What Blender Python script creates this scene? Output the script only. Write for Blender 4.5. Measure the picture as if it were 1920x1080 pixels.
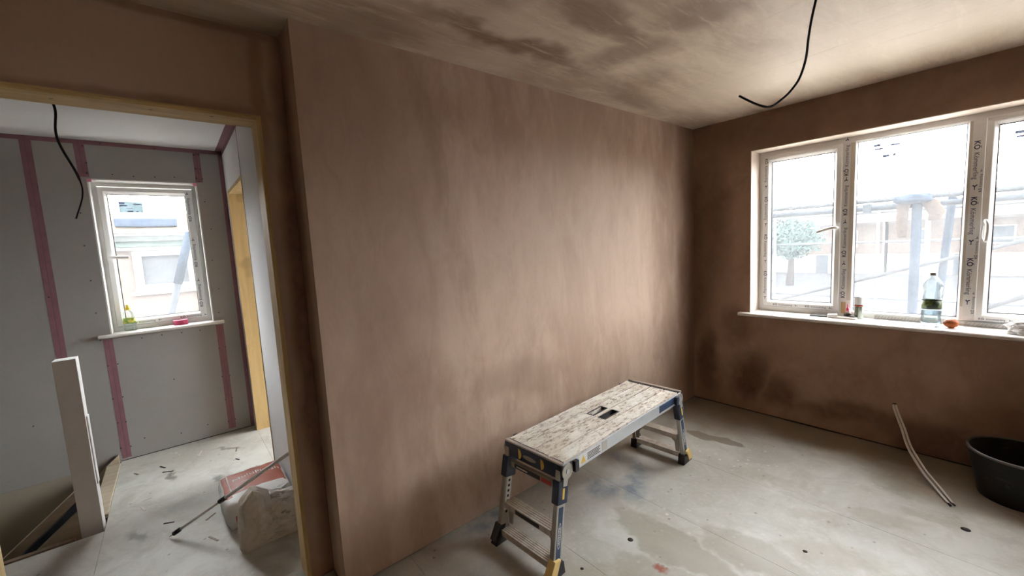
import bpy, bmesh, math, random
from mathutils import Matrix, Vector, noise
from mathutils.bvhtree import BVHTree

for o in list(bpy.data.objects):
    bpy.data.objects.remove(o, do_unlink=True)
SC = bpy.context.scene
COL = SC.collection
random.seed(7)

# ------------------------------------------------------------------ camera
cam_d = bpy.data.cameras.new('camera')
cam_d.sensor_width = 36.0
cam_d.lens = 36.0 * 772.66 / 1920.0
cam_d.clip_start = 0.02
cam_d.clip_end = 400
cam = bpy.data.objects.new('camera', cam_d)
COL.objects.link(cam)
RC = ((0.6379073344, -0.0468407777, 0.7686873059),
      (0.7682943870, 0.1072665692, -0.6310448621),
      (-0.0528958180, 0.9931262884, 0.1044136378))
M4 = Matrix(RC).to_4x4()
M4.translation = (1.80784612, -3.60126659, 1.49305756)
cam.matrix_world = M4
SC.camera = cam

# ------------------------------------------------------------------ sky and exposure
world = bpy.data.worlds.new('overcast_sky')
SC.world = world
world.use_nodes = True
bg = world.node_tree.nodes['Background']
bg.inputs[0].default_value = (0.96, 0.985, 1.0, 1)
bg.inputs[1].default_value = 38.0
SC.view_settings.view_transform = 'Standard'
SC.view_settings.look = 'None'
SC.view_settings.exposure = 0.13
SC.view_settings.gamma = 1.0
SC.view_settings.use_curve_mapping = False
cy = SC.cycles
cy.max_bounces = 12
cy.diffuse_bounces = 7
cy.glossy_bounces = 4
cy.transmission_bounces = 10
cy.transparent_max_bounces = 24
cy.caustics_reflective = False
cy.caustics_refractive = False
cy.sample_clamp_indirect = 12.0
cy.use_denoising = True

# ------------------------------------------------------------------ node helpers
class NT:
    def __init__(self, name):
        self.m = bpy.data.materials.new(name)
        self.m.use_nodes = True
        self.t = self.m.node_tree
        self.t.nodes.clear()
        self.out = self.t.nodes.new('ShaderNodeOutputMaterial')
        self._co = None
    def n(self, typ, **kw):
        nd = self.t.nodes.new(typ)
        for k, v in kw.items():
            setattr(nd, k, v)
        return nd
    def set(self, sock, v):
        if v is None:
            return
        if isinstance(v, bpy.types.NodeSocket):
            self.t.links.new(v, sock)
        else:
            if isinstance(v, (tuple, list)) and sock.type == 'RGBA' and len(v) == 3:
                v = (*v, 1)
            sock.default_value = v
    def co(self):
        if self._co is None:
            self._co = self.n('ShaderNodeTexCoord').outputs['Object']
        return self._co
    def mapped(self, scale=(1, 1, 1), loc=(0, 0, 0), rot=(0, 0, 0)):
        mp = self.n('ShaderNodeMapping')
        self.set(mp.inputs[0], self.co())
        mp.inputs['Location'].default_value = loc
        mp.inputs['Rotation'].default_value = rot
        mp.inputs['Scale'].default_value = scale
        return mp.outputs[0]
    def noise(self, scale, detail=4, vec=None, rough=.55, dist=0.0, out='Fac'):
        nd = self.n('ShaderNodeTexNoise')
        self.set(nd.inputs['Vector'], vec or self.co())
        nd.inputs['Scale'].default_value = scale
        nd.inputs['Detail'].default_value = detail
        nd.inputs['Roughness'].default_value = rough
        nd.inputs['Distortion'].default_value = dist
        return nd.outputs[out]
    def ramp(self, fac, a, b, smooth=True):
        nd = self.n('ShaderNodeMapRange')
        nd.interpolation_type = 'SMOOTHSTEP' if smooth else 'LINEAR'
        self.set(nd.inputs['Value'], fac)
        nd.inputs['From Min'].default_value = a
        nd.inputs['From Max'].default_value = b
        return nd.outputs[0]
    def math(self, op, a, b=None, c=None, clamp=False):
        nd = self.n('ShaderNodeMath', operation=op, use_clamp=clamp)
        self.set(nd.inputs[0], a)
        if b is not None:
            self.set(nd.inputs[1], b)
        if c is not None:
            self.set(nd.inputs[2], c)
        return nd.outputs[0]
    def mix(self, fac, a, b, blend='MIX'):
        nd = self.n('ShaderNodeMix', data_type='RGBA', blend_type=blend)
        self.set(nd.inputs[0], fac)
        self.set(nd.inputs[6], a)
        self.set(nd.inputs[7], b)
        return nd.outputs[2]
    def bump(self, h, strength=.2, dist=.01):
        nd = self.n('ShaderNodeBump')
        nd.inputs['Strength'].default_value = strength
        nd.inputs['Distance'].default_value = dist
        self.set(nd.inputs['Height'], h)
        return nd.outputs[0]
    def patch(self, axes, items, wob=.25, wscale=3.0, edge=(1.35, .35)):
        """soft blotches: items (cu, cv, ru, rv, angle, strength) in the plane of the two axes"""
        nv = self.noise(wscale, 3, out='Color')
        v = self.n('ShaderNodeVectorMath', operation='MULTIPLY_ADD')
        self.set(v.inputs[0], nv)
        v.inputs[1].default_value = (wob, wob, wob)
        self.set(v.inputs[2], self.co())
        v2 = self.n('ShaderNodeVectorMath', operation='SUBTRACT')
        self.set(v2.inputs[0], v.outputs[0])
        v2.inputs[1].default_value = (wob * .5, wob * .5, wob * .5)
        total = None
        for cu, cv, ru, rv, ang, st in items:
            loc = [0, 0, 0]
            mp = self.n('ShaderNodeMapping', vector_type='TEXTURE')
            self.set(mp.inputs[0], v2.outputs[0])
            sc = [1000, 1000, 1000]
            loc[axes[0]], loc[axes[1]] = cu, cv
            sc[axes[0]], sc[axes[1]] = ru, rv
            rot = [0, 0, 0]
            third = 3 - axes[0] - axes[1]
            rot[third] = ang
            mp.inputs['Location'].default_value = loc
            mp.inputs['Rotation'].default_value = rot
            mp.inputs['Scale'].default_value = sc
            ln = self.n('ShaderNodeVectorMath', operation='LENGTH')
            self.set(ln.inputs[0], mp.outputs[0])
            f = self.ramp(ln.outputs['Value'], edge[0], edge[1])
            f = self.math('MULTIPLY', f, st)
            total = f if total is None else self.math('MAXIMUM', total, f)
        return total
    def bsdf(self, color, rough=.6, metal=0.0, normal=None, spec=.5, **kw):
        b = self.n('ShaderNodeBsdfPrincipled')
        self.set(b.inputs['Base Color'], color)
        self.set(b.inputs['Roughness'], rough)
        self.set(b.inputs['Metallic'], metal)
        b.inputs['Specular IOR Level'].default_value = spec
        if normal is not None:
            self.set(b.inputs['Normal'], normal)
        for k, v in kw.items():
            self.set(b.inputs[k], v)
        self.t.links.new(b.outputs[0], self.out.inputs[0])
        return self.m

def plain(name, c, rough=.6, metal=0.0, spec=.5, var=.12, scale=14.0, bump=0.0, matte=False):
    if matte: rough, spec = 1.0, 0.0
    t = NT(name)
    f = t.noise(scale, 4)
    dark = tuple(x * (1 - var) for x in c)
    lite = tuple(min(1, x * (1 + var)) for x in c)
    nrm = t.bump(t.noise(scale * 6, 3), bump, .002) if bump else None
    return t.bsdf(t.mix(f, dark, lite), rough, metal, nrm, spec)

def plaster(name, light, mid, dark, damp=None, axes=(0, 1), stretch=(1, 1, 1), lo=.35, hi=.65, bump=.12, seed=0, rough=.7, pale=None, wob=.25, spec=.3, streak=False):
    t = NT(name)
    v = t.mapped(stretch, (seed, seed * .7, seed * 1.3))
    big = t.noise(1.1, 5, v, .6, .6)
    mids = t.noise(3.6, 5, v, .62, .9)
    tro = t.noise(9, 4, v, .6, 1.6)
    f = t.math('ADD', t.math('MULTIPLY', big, .55), t.math('ADD', t.math('MULTIPLY', mids, .3), t.math('MULTIPLY', tro, .15)))
    f = t.ramp(f, lo, hi)
    c = t.mix(f, mid, light)
    if pale:
        c = t.mix(t.patch(axes, pale, wob, 2.2), c, light)
    if damp:
        d = t.patch(axes, damp, wob, 2.6)
        d = t.math('MULTIPLY', d, t.math('ADD', .55, t.math('MULTIPLY', tro, .9)), clamp=True)
        c = t.mix(d, c, dark)
    if streak:
        sv = t.noise(2.6, 6, t.mapped((7, 1.1, 1), (1, 2, 3), (0, 0, .75)), .7, .8)
        sw = t.noise(2.2, 6, t.mapped((1.0, 6, 1), (4, 2, 3), (0, 0, .25)), .7, .8)
        c = t.mix(t.math('MULTIPLY', t.ramp(sv, .52, .74), .55), c, tuple(min(1, x * 1.14) for x in light))
        c = t.mix(t.math('MULTIPLY', t.ramp(sw, .55, .75), .35), c, mid)
    c = t.mix(t.math('MULTIPLY', t.noise(60, 2), .10), c, dark)
    h = t.math('ADD', t.math('MULTIPLY', mids, .6), t.math('MULTIPLY', tro, .4))
    return t.bsdf(c, rough, 0, t.bump(h, bump, .02), spec)

MAT = {}
PL_L, PL_M, PL_D = (.51, .378, .292), (.365, .250, .183), (.155, .084, .052)
WB_L, WB_M, WB_D = (.40, .272, .195), (.285, .180, .122), (.095, .048, .029)  # damp plaster, darkened further in colour because the window wall is backlit
MAT['plaster_a'] = plaster('plaster_long_wall', PL_L, PL_M, PL_D, axes=(1, 2), stretch=(1, 1.5, .55), seed=3.1, wob=.3, bump=.1, lo=.39, hi=.61,
    damp=[(-3.05, 1.5, .55, 1.3, 0, .42), (-2.1, .7, .35, .12, -.1, .28), (-3.1, 2.1, .35, .5, 0, .35), (-.08, 1.3, .2, 1.5, 0, .75), (-.3, .45, .3, .5, 0, .25)],
    pale=[(-1.5, 1.5, .9, .8, 0, .5), (-1.15, 1.75, .3, .15, .2, .6)])
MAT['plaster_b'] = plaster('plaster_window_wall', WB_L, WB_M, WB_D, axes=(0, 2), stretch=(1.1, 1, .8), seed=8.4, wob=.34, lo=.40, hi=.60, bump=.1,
    damp=[(.46, .30, .16, .2, 0, .9), (.12, .42, .12, .35, 0, .75), (.72, .22, .16, .14, 0, .7), (.1, 1.5, .2, 1.1, 0, .55), (1.2, .16, .5, .1, 0, .65), (1.6, .12, .4, .16, 0, .7), (1.2, 2.28, 1.6, .2, 0, .5), (.36, .72, .12, .16, 0, .5), (1.9, .25, .35, .3, 0, .5)],
    pale=[(.95, .6, .4, .14, 0, .5), (.28, .85, .1, .25, 0, .4)])
MAT['plaster_c'] = plaster('plaster_doorway_wall', PL_L, PL_M, PL_D, axes=(1, 2), stretch=(1, 1.1, .7), seed=14.2, wob=.08,
    damp=[(-3.165, 1.2, .05, 1.6, 0, .8), (-3.65, 2.075, .45, .025, 0, .45), (-3.5, 2.39, .35, .02, 0, .5), (-3.26, 2.2, .03, .3, 0, .35)], pale=[(-3.7, 2.23, .55, .18, 0, 1.0), (-3.22, 1.0, .06, .9, 0, .3)])
MAT['plaster_r'] = plaster('plaster_return', PL_L, PL_M, PL_D, axes=(0, 2), stretch=(1, 1, .7), seed=4.2, damp=[(-.15, 1.3, .09, 1.5, 0, .7)], wob=.05)
MAT['plaster_o'] = plaster('plaster_other_walls', WB_L, WB_M, WB_D, stretch=(1, 1, .7), seed=21.2)
MAT['plaster_ceiling'] = plaster('plaster_ceiling', (.64, .54, .425), (.40, .300, .218), (.195, .128, .088), axes=(0, 1), stretch=(2.4, .6, 1), seed=5.7, rough=.55, lo=.38, hi=.62, bump=.2, wob=.34, spec=.35, streak=True,
    damp=[(.33, -2.3, .07, .62, .02, .9), (.66, -2.1, .09, .45, .08, .75), (.55, -1.75, .28, .14, .5, .65), (.10, -2.9, .2, .2, 0, .5), (.8, -2.6, .4, .16, .2, .5), (.2, -1.1, .12, .5, .1, .45), (.95, -1.8, .2, .16, .5, .6), (.6, -3.3, .5, .3, 0, .35), (-.1, -3.4, .2, .7, 0, .35), (.45, -1.35, .14, .2, .4, .4)],
    pale=[(1.3, -.75, 1.2, .6, 0, .9), (.1, -2.35, .12, .25, 0, .6), (.47, -2.35, .1, .25, 0, .6), (1.7, -1.3, .8, .5, 0, .6)])

def board_mat(name, c, seed=0):
    t = NT(name)
    v = t.mapped((1, 1, 1), (seed, seed, seed))
    f = t.noise(2.2, 5, v, .6)
    s = t.ramp(t.noise(70, 2, v), .66, .72)
    col = t.mix(f, tuple(x * .9 for x in c), tuple(x * 1.08 for x in c))
    col = t.mix(t.math('MULTIPLY', s, .2), col, (.2, .18, .16))
    return t.bsdf(col, .85, 0, t.bump(t.noise(220, 2), .1, .001), .2)
MAT['grey_board'] = board_mat('grey_plasterboard', (.345, .338, .322))
MAT['white_board'] = board_mat('ivory_plasterboard', (.76, .76, .77), 3)
MAT['raw_board'] = board_mat('raw_stairwell_board', (.36, .32, .25), 5)
MAT['pink_tape'] = plain('pink_joint_tape', (.235, .115, .135), .8, var=.2, scale=20)
MAT['tape_crease'] = plain('tape_crease', (.16, .07, .09), .8)
MAT['screw'] = plain('dark_screw', (.05, .04, .04), .5, .3)

def floor_mat(name, hall=False):
    t = NT(name)
    lift = 1.22 if hall else 1.06
    big = t.noise(1.3, 5, None, .6, .5)
    mid = t.noise(5, 6, None, .65, .8)
    fine = t.noise(38, 4, None, .7)
    c = t.mix(t.ramp(big, .35, .65), tuple(x * lift for x in (.37, .36, .32)), tuple(x * lift for x in (.51, .51, .475)))
    c = t.mix(t.math('MULTIPLY', t.ramp(mid, .42, .7), .5), c, (.34, .315, .26))
    c = t.mix(t.math('MULTIPLY', t.ramp(fine, .5, .75), .35), c, (.62, .62, .60))
    # plaster splashes and dirt
    vor = t.n('ShaderNodeTexVoronoi')
    t.set(vor.inputs['Vector'], t.co()); vor.inputs['Scale'].default_value = 16
    sp = t.ramp(vor.outputs['Distance'], .17, .09)
    sp = t.math('MULTIPLY', sp, t.ramp(t.noise(2.2, 3, t.mapped((1, 1, 1), (9, 4, 2))), .45, .7))
    c = t.mix(t.math('MULTIPLY', sp, .75), c, (.68, .67, .64))
    vor2 = t.n('ShaderNodeTexVoronoi')
    t.set(vor2.inputs['Vector'], t.mapped((1, 1, 1), (3.3, 1.7, 0))); vor2.inputs['Scale'].default_value = 11
    sp2 = t.ramp(vor2.outputs['Distance'], .10, .05)
    c = t.mix(t.math('MULTIPLY', sp2, .65), c, (.17, .13, .10))
    if not hall:
        wet = t.patch((0, 1), [(.80, -1.86, .34, .11, -.1, .85), (1.1, -1.66, .22, .13, .1, .7), (1.0, -2.1, .35, .12, 0, .6)], .22, 7, (1.15, .85))
        c = t.mix(t.math('MULTIPLY', wet, .8), c, (.30, .27, .21))
        wet2 = t.patch((0, 1), [(.40, -.685, .11, .055, 0, 1), (.54, -.655, .15, .042, .05, 1)], .09, 8, (1.15, .9))
        c = t.mix(t.math('MULTIPLY', wet2, .85), c, (.19, .165, .12))
        damp = t.patch((0, 1), [(1.2, -.08, 1.6, .30, 0, 1), (.25, -.3, .5, .4, 0, .9), (1.7, -.40, .45, .25, 0, .9), (.1, -1.3, .14, 1.2, 0, .7)], .3, 4)
        c = t.mix(t.math('MULTIPLY', damp, .85), c, (.22, .175, .12))
        tan = t.patch((0, 1), [(1.35, -1.4, .22, .10, .4, .7), (1.45, -.95, .16, .07, .3, .6), (.9, -.95, .2, .08, .2, .5), (1.62, -.75, .12, .06, .2, .7), (.75, -2.3, .3, .12, .3, .7), (1.2, -1.15, .14, .05, .5, .5)], .2, 9, (1.2, .6))
        c = t.mix(t.math('MULTIPLY', tan, .55), c, (.30, .255, .18))
        blue = t.patch((0, 1), [(.42, -1.58, .09, .13, .6, .8), (.28, -1.72, .1, .12, 0, .7), (.36, -1.45, .05, .1, .8, .5), (.06, -2.38, .06, .16, 0, .7), (.2, -1.35, .16, .05, 0, .5)], .16, 9)
        c = t.mix(t.math('MULTIPLY', blue, t.ramp(mid, .3, .6)), c, (.13, .19, .26))
        rust = t.patch((0, 1), [(.86, -2.04, .035, .02, 0, 1)], .06, 30)
        c = t.mix(rust, c, (.3, .10, .06))
    else:
        dk = t.patch((0, 1), [(-1.9, -3.75, .1, .03, 0, .8), (-1.6, -3.5, .08, .03, .3, .7), (-1.2, -3.9, .1, .03, .4, .6), (-2.1, -3.4, .12, .02, .8, .7)], .12, 14)
        c = t.mix(dk, c, (.14, .13, .11))
    h = t.math('ADD', t.math('MULTIPLY', fine, .5), mid)
    rg = t.math('ADD', .42, t.math('MULTIPLY', mid, .35))
    return t.bsdf(c, rg, 0, t.bump(h, .18, .006), .4)
MAT['floor'] = floor_mat('weathered_chipboard_floor')
MAT['floor_hall'] = floor_mat('landing_chipboard_floor', True)
MAT['grey_cable'] = plain('grey_cable_sheath', (.60, .56, .50), .5, var=.1)
MAT['gap'] = plain('dark_gap', (.02, .017, .014), .9)

def wood_mat(name, a, b, axis=2, scale=1.0):
    t = NT(name)
    st = [9 * scale] * 3
    st[axis] = .8 * scale
    v = t.mapped(tuple(st))
    f = t.noise(2.5, 6, v, .65, .7)
    k = t.ramp(t.noise(3.1, 2), .68, .74)
    c = t.mix(t.ramp(f, .3, .7), a, b)
    c = t.mix(t.math('MULTIPLY', k, .4), c, tuple(x * .5 for x in a))
    return t.bsdf(c, .6, 0, t.bump(f, .1, .002), .3)
MAT['pine'] = wood_mat('yellow_pine_upright', (.44, .31, .14), (.60, .45, .23))
MAT['pine_y'] = wood_mat('yellow_pine_head', (.44, .31, .14), (.60, .45, .23), 1)
MAT['osb_yellow'] = wood_mat('ochre_faced_lining', (.50, .355, .15), (.60, .44, .21))
MAT['stair_wood'] = wood_mat('pale_stair_timber', (.40, .34, .25), (.52, .45, .34), 1)
MAT['stair_dark'] = wood_mat('dusty_brown_tread', (.20, .15, .10), (.28, .21, .15), 0)
MAT['primer'] = plain('white_primer', (.74, .74, .73), .55, var=.05)
MAT['reveal_board'] = plain('white_reveal_board', (.80, .80, .79), .7, var=.03)

MAT['upvc'] = plain('white_upvc', (.80, .80, .785), .35, var=.02)
MAT['upvc_dusty'] = plain('dusty_film_on_upvc', (.60, .55, .48), .6, var=.14, scale=9)
MAT['film'] = plain('white_protective_film', (.76, .76, .75), .3, var=.04)
MAT['print_navy'] = plain('navy_print', (.02, .03, .10), .5)
MAT['print_black'] = plain('black_print', (.015, .015, .02), .5)
MAT['gasket'] = plain('black_gasket', (.02, .02, .022), .6)
MAT['sill'] = plain('dusty_white_sill', (.74, .71, .67), .5, var=.08, scale=5)
MAT['red_dirt'] = plain('dusty_corner_pink', (.70, .30, .40), .8)

def glass_mat(name, haze, tint=(1, 1, 1)):
    t = NT(name)
    tr = t.n('ShaderNodeBsdfTransparent'); tr.inputs[0].default_value = (*tint, 1)
    gl = t.n('ShaderNodeBsdfGlossy'); gl.inputs['Roughness'].default_value = .02
    tl = t.n('ShaderNodeBsdfTranslucent'); tl.inputs[0].default_value = (.95, .97, 1, 1)
    f = t.n('ShaderNodeFresnel'); f.inputs[0].default_value = 1.45
    m1 = t.n('ShaderNodeMixShader')
    sm = t.noise(3.0, 5, None, .6, 1.0)
    t.set(m1.inputs[0], t.math('MULTIPLY', t.math('ADD', .6, sm), haze))
    t.t.links.new(tr.outputs[0], m1.inputs[1]); t.t.links.new(tl.outputs[0], m1.inputs[2])
    m2 = t.n('ShaderNodeMixShader')
    t.set(m2.inputs[0], t.math('MULTIPLY', f.outputs[0], .6))
    t.t.links.new(m1.outputs[0], m2.inputs[1]); t.t.links.new(gl.outputs[0], m2.inputs[2])
    t.t.links.new(m2.outputs[0], t.out.inputs[0])
    return t.m
MAT['pane'] = glass_mat('veiled_window_glass', .016)  # translucent veil whitens the view, standing in for outdoor glare

def clear_plastic(name, tint=(.90, .94, .95)):
    t = NT(name)
    tr = t.n('ShaderNodeBsdfTransparent'); tr.inputs[0].default_value = (*tint, 1)
    gl = t.n('ShaderNodeBsdfGlossy'); gl.inputs['Roughness'].default_value = .05
    lw = t.n('ShaderNodeLayerWeight'); lw.inputs[0].default_value = .35
    m = t.n('ShaderNodeMixShader')
    t.set(m.inputs[0], t.math('MULTIPLY', lw.outputs['Fresnel'], .55, clamp=True))
    t.t.links.new(tr.outputs[0], m.inputs[1]); t.t.links.new(gl.outputs[0], m.inputs[2])
    t.t.links.new(m.outputs[0], t.out.inputs[0])
    return t.m
MAT['clear'] = clear_plastic('clear_bottle_plastic')
MAT['water'] = clear_plastic('water', (.86, .91, .93))
MAT['milky'] = clear_plastic('milky_plastic', (.92, .96, .95))

# ------------------------------------------------------------------ mesh helpers
class MB:
    def __init__(self):
        self.v = []; self.f = []; self.mi = []; self.sm = []
    def add(self, vs, fs, mi=0, smooth=False):
        b = len(self.v)
        self.v += [tuple(x) for x in vs]
        for f in fs:
            self.f.append([b + i for i in f]); self.mi.append(mi); self.sm.append(smooth)
        return self
    def box(self, x0, y0, z0, x1, y1, z1, mi=0):
        vs = [(x, y, z) for z in (z0, z1) for y in (y0, y1) for x in (x0, x1)]
        return self.add(vs, [(0, 2, 3, 1), (4, 5, 7, 6), (0, 1, 5, 4), (2, 6, 7, 3), (0, 4, 6, 2), (1, 3, 7, 5)], mi)
    def obox(self, c, ax, ay, az, mi=0):
        """oriented box from centre and three half-extent vectors"""
        c, ax, ay, az = map(Vector, (c, ax, ay, az))
        vs = [c + ax * i + ay * j + az * k for k in (-1, 1) for j in (-1, 1) for i in (-1, 1)]
        return self.add(vs, [(0, 2, 3, 1), (4, 5, 7, 6), (0, 1, 5, 4), (2, 6, 7, 3), (0, 4, 6, 2), (1, 3, 7, 5)], mi)
    def bar(self, p, q, w, h, up=(0, 0, 1), mi=0):
        p, q, up = Vector(p), Vector(q), Vector(up)
        d = (q - p); L = d.length; d.normalize()
        s = d.cross(up).normalized(); u = s.cross(d)
        return self.obox((p + q) / 2, d * (L / 2), s * (w / 2), u * (h / 2), mi)
    def tube(self, pts, r, n=10, mi=0, caps=True, rad=None, flat=1.0):
        pts = [Vector(p) for p in pts]
        vs = []; fs = []
        prev = None
        for i, p in enumerate(pts):
            d = (pts[min(i + 1, len(pts) - 1)] - pts[max(i - 1, 0)]).normalized()
            if prev is None:
                a = Vector((0, 0, 1)) if abs(d.z) < .9 else Vector((1, 0, 0))
                s = d.cross(a).normalized()
            else:
                s = (prev - d * prev.dot(d)).normalized()
            prev = s
            u = d.cross(s)
            rr = rad[i] if rad else r
            for k in range(n):
                t = 2 * math.pi * k / n
                vs.append(p + s * (math.cos(t) * rr) + u * (math.sin(t) * rr * flat))
        for i in range(len(pts) - 1):
            for k in range(n):
                a = i * n + k; b = i * n + (k + 1) % n
                fs.append((a, b, b + n, a + n))
        self.add(vs, fs, mi, True)
        if caps:
            m = len(self.v) - len(vs)
            self.f.append([m + k for k in range(n)][::-1]); self.mi.append(mi); self.sm.append(False)
            e = m + (len(pts) - 1) * n
            self.f.append([e + k for k in range(n)]); self.mi.append(mi); self.sm.append(False)
        return self
    def lathe(self, prof, n=24, c=(0, 0, 0), mi=0, squash=1.0, caps=False):
        vs = []; fs = []
        for r, z in prof:
            for k in range(n):
                t = 2 * math.pi * k / n
                vs.append((c[0] + r * math.cos(t), c[1] + r * math.sin(t) * squash, c[2] + z))
        for i in range(len(prof) - 1):
            for k in range(n):
                a = i * n + k; b = i * n + (k + 1) % n
                fs.append((a, b, b + n, a + n))
        if caps:
            fs.append(tuple(range(n))[::-1]); e = (len(prof) - 1) * n
            fs.append(tuple(e + k for k in range(n)))
        return self.add(vs, fs, mi, True)
    def prism(self, poly, fn, d0, d1, mi=0):
        """poly 2D; fn(u,v,d)->xyz"""
        n = len(poly)
        vs = [fn(u, v, d0) for u, v in poly] + [fn(u, v, d1) for u, v in poly]
        fs = [tuple(range(n))[::-1], tuple(range(n, 2 * n))]
        fs += [(i, (i + 1) % n, (i + 1) % n + n, i + n) for i in range(n)]
        return self.add(vs, fs, mi)
    def ring(self, x0, z0, x1, z1, prof, mi=0):
        """mitred rectangular frame; closed profile of (inset, y)"""
        vs = []; fs = []
        for ins, y in prof:
            vs += [(x0 + ins, y, z0 + ins), (x1 - ins, y, z0 + ins), (x1 - ins, y, z1 - ins), (x0 + ins, y, z1 - ins)]
        n = len(prof)
        for i in range(n):
            j = (i + 1) % n
            for k in range(4):
                l = (k + 1) % 4
                fs.append((i * 4 + k, i * 4 + l, j * 4 + l, j * 4 + k))
        return self.add(vs, fs, mi)
    def obj(self, name, mats, parent=None, bevel=0.0):
        me = bpy.data.meshes.new(name)
        me.from_pydata(self.v, [], self.f)
        for i, p in enumerate(me.polygons):
            p.material_index = self.mi[i]; p.use_smooth = self.sm[i]
        bm = bmesh.new(); bm.from_mesh(me)
        bmesh.ops.recalc_face_normals(bm, faces=bm.faces)
        if bevel:
            ed = [e for e in bm.edges if len(e.link_faces) == 2 and e.calc_face_angle(0) > .6]
            bmesh.ops.bevel(bm, geom=ed, offset=bevel, segments=2, affect='EDGES', profile=.6)
        bm.to_mesh(me); bm.free()
        return link(name, me, mats, parent)

def link(name, me, mats, parent=None):
    if not isinstance(mats, (list, tuple)):
        mats = [mats]
    for m in mats:
        me.materials.append(MAT[m] if isinstance(m, str) else m)
    o = bpy.data.objects.new(name, me)
    COL.objects.link(o)
    if parent:
        o.parent = parent
    return o

def tag(o, label, cat, group=None):
    o['label'] = label; o['category'] = cat
    if group:
        o['group'] = group
    return o
def thing(name, label, cat, loc=(0, 0, 0), rz=0.0, group=None):
    o = bpy.data.objects.new(name, None)
    COL.objects.link(o)
    o.location = loc; o.rotation_euler = (0, 0, rz); o.empty_display_size = .1
    return tag(o, label, cat, group)
def struct(o, label=None):
    o['kind'] = 'structure'
    if label:
        o['label'] = label
    return o
def shell(name, mb, mats, label=None):
    return struct(mb.obj(name, mats), label)
def sempty(name, loc=(0, 0, 0), rz=0.0, label=None):
    o = bpy.data.objects.new(name, None)
    COL.objects.link(o); o.location = loc; o.rotation_euler = (0, 0, rz)
    return struct(o, label)

def smooth_path(pts, sub=8):
    P = [Vector(p) for p in pts]
    P = [P[0] * 2 - P[1]] + P + [P[-1] * 2 - P[-2]]
    out = []
    for i in range(1, len(P) - 2):
        for s in range(sub):
            t = s / sub
            a, b, c, d = P[i - 1:i + 3]
            out.append(.5 * ((2 * b) + (c - a) * t + (2 * a - 5 * b + 4 * c - d) * t * t + (3 * b - a - 3 * c + d) * t ** 3))
    out.append(P[-2])
    return out

_tc = {}
def text_geo(s, size=1.0, bold=0.0):
    key = (s, bold)
    if key not in _tc:
        cu = bpy.data.curves.new('lettering', 'FONT')
        cu.body = s; cu.size = 1.0; cu.offset = bold; cu.resolution_u = 3
        cu.align_x = 'CENTER'; cu.align_y = 'CENTER'
        o = bpy.data.objects.new('lettering_tmp', cu); COL.objects.link(o)
        bpy.context.view_layer.update()
        me = bpy.data.meshes.new_from_object(o.evaluated_get(bpy.context.evaluated_depsgraph_get()))
        _tc[key] = ([v.co.copy() for v in me.vertices], [tuple(p.vertices) for p in me.polygons])
        bpy.data.objects.remove(o); bpy.data.curves.remove(cu); bpy.data.meshes.remove(me)
    vs, fs = _tc[key]
    return [(v.x * size, v.y * size) for v in vs], fs
def put_text(mb, s, size, c, right, up, bold=0.0, mi=0, lift=0.0004):
    vs, fs = text_geo(s, size, bold)
    c, right, up = Vector(c), Vector(right).normalized(), Vector(up).normalized()
    nrm = right.cross(up)
    mb.add([c + right * x + up * y + nrm * lift for x, y in vs], fs, mi)

H = 2.4
# ------------------------------------------------------------------ room shell
# long left wall (x = 0 face) with a hairline gap above the floor
m = MB().box(-.10, -3.1545, .012, 0, .02, H).box(-.10, -3.06, -.02, -.014, .02, .012, 1)
shell('wall_left', m, ['plaster_a', 'gap'], 'long freshly plastered brown wall behind the work platform')
m = MB().box(-.30, -3.155, -.02, -.0006, -3.06, H)
shell('wall_return', m, ['plaster_r'], 'short plastered return beside the doorway')
# the face of the return block that lines up with the long wall
# window wall (y = 0 face) with opening
WX0, WX1, WZ0, WZ1 = .467, 2.222, .815, 2.123
m = MB()
def skin(x0, z0, x1, z1):
    m.box(x0, 0, z0, x1, .30, z1)
skin(-2.6, .012, -2.40, H); skin(-2.40, .012, -.35, .55); skin(-2.40, 2.2, -.35, H); skin(-.35, .012, WX0, H); skin(WX1, .012, 3.3, H); skin(WX0, .012, WX1, WZ0); skin(WX0, WZ1, WX1, H)  # left opening is cut for the invented next-room window
m.box(-2.6, .014, -.3, 3.3, .30, .012, 1)
m2 = MB()
shell('wall_far', m, ['plaster_b', 'gap'], 'brown plastered wall around the three-light window')
m = MB().box(3.0, -5.4, -.02, 3.15, 0, H)
shell('wall_right', m, ['plaster_o'])
m = MB().box(-.30, -5.55, -.02, 3.15, -5.4, H)
shell('wall_near', m, ['plaster_o'])
# doorway wall (x = -.18 face)
DX, DB = -.18, -.30
DY0, DY1, DZ = -4.151, -3.258, 2.064
m = MB().box(DB, DY1, -.02, DX, -3.155, H).box(DB, -5.4, -.02, DX, DY0, H).box(DB, DY0, DZ, DX, DY1, H)
shell('wall_doorway', m, ['plaster_c'], 'brown plastered wall around the doorway to the landing')
m = MB().box(-.30, -5.55, H, 3.15, .3, H + .15)
shell('ceiling', m, ['plaster_ceiling'], 'streaky drying plaster ceiling of the room')

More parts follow.
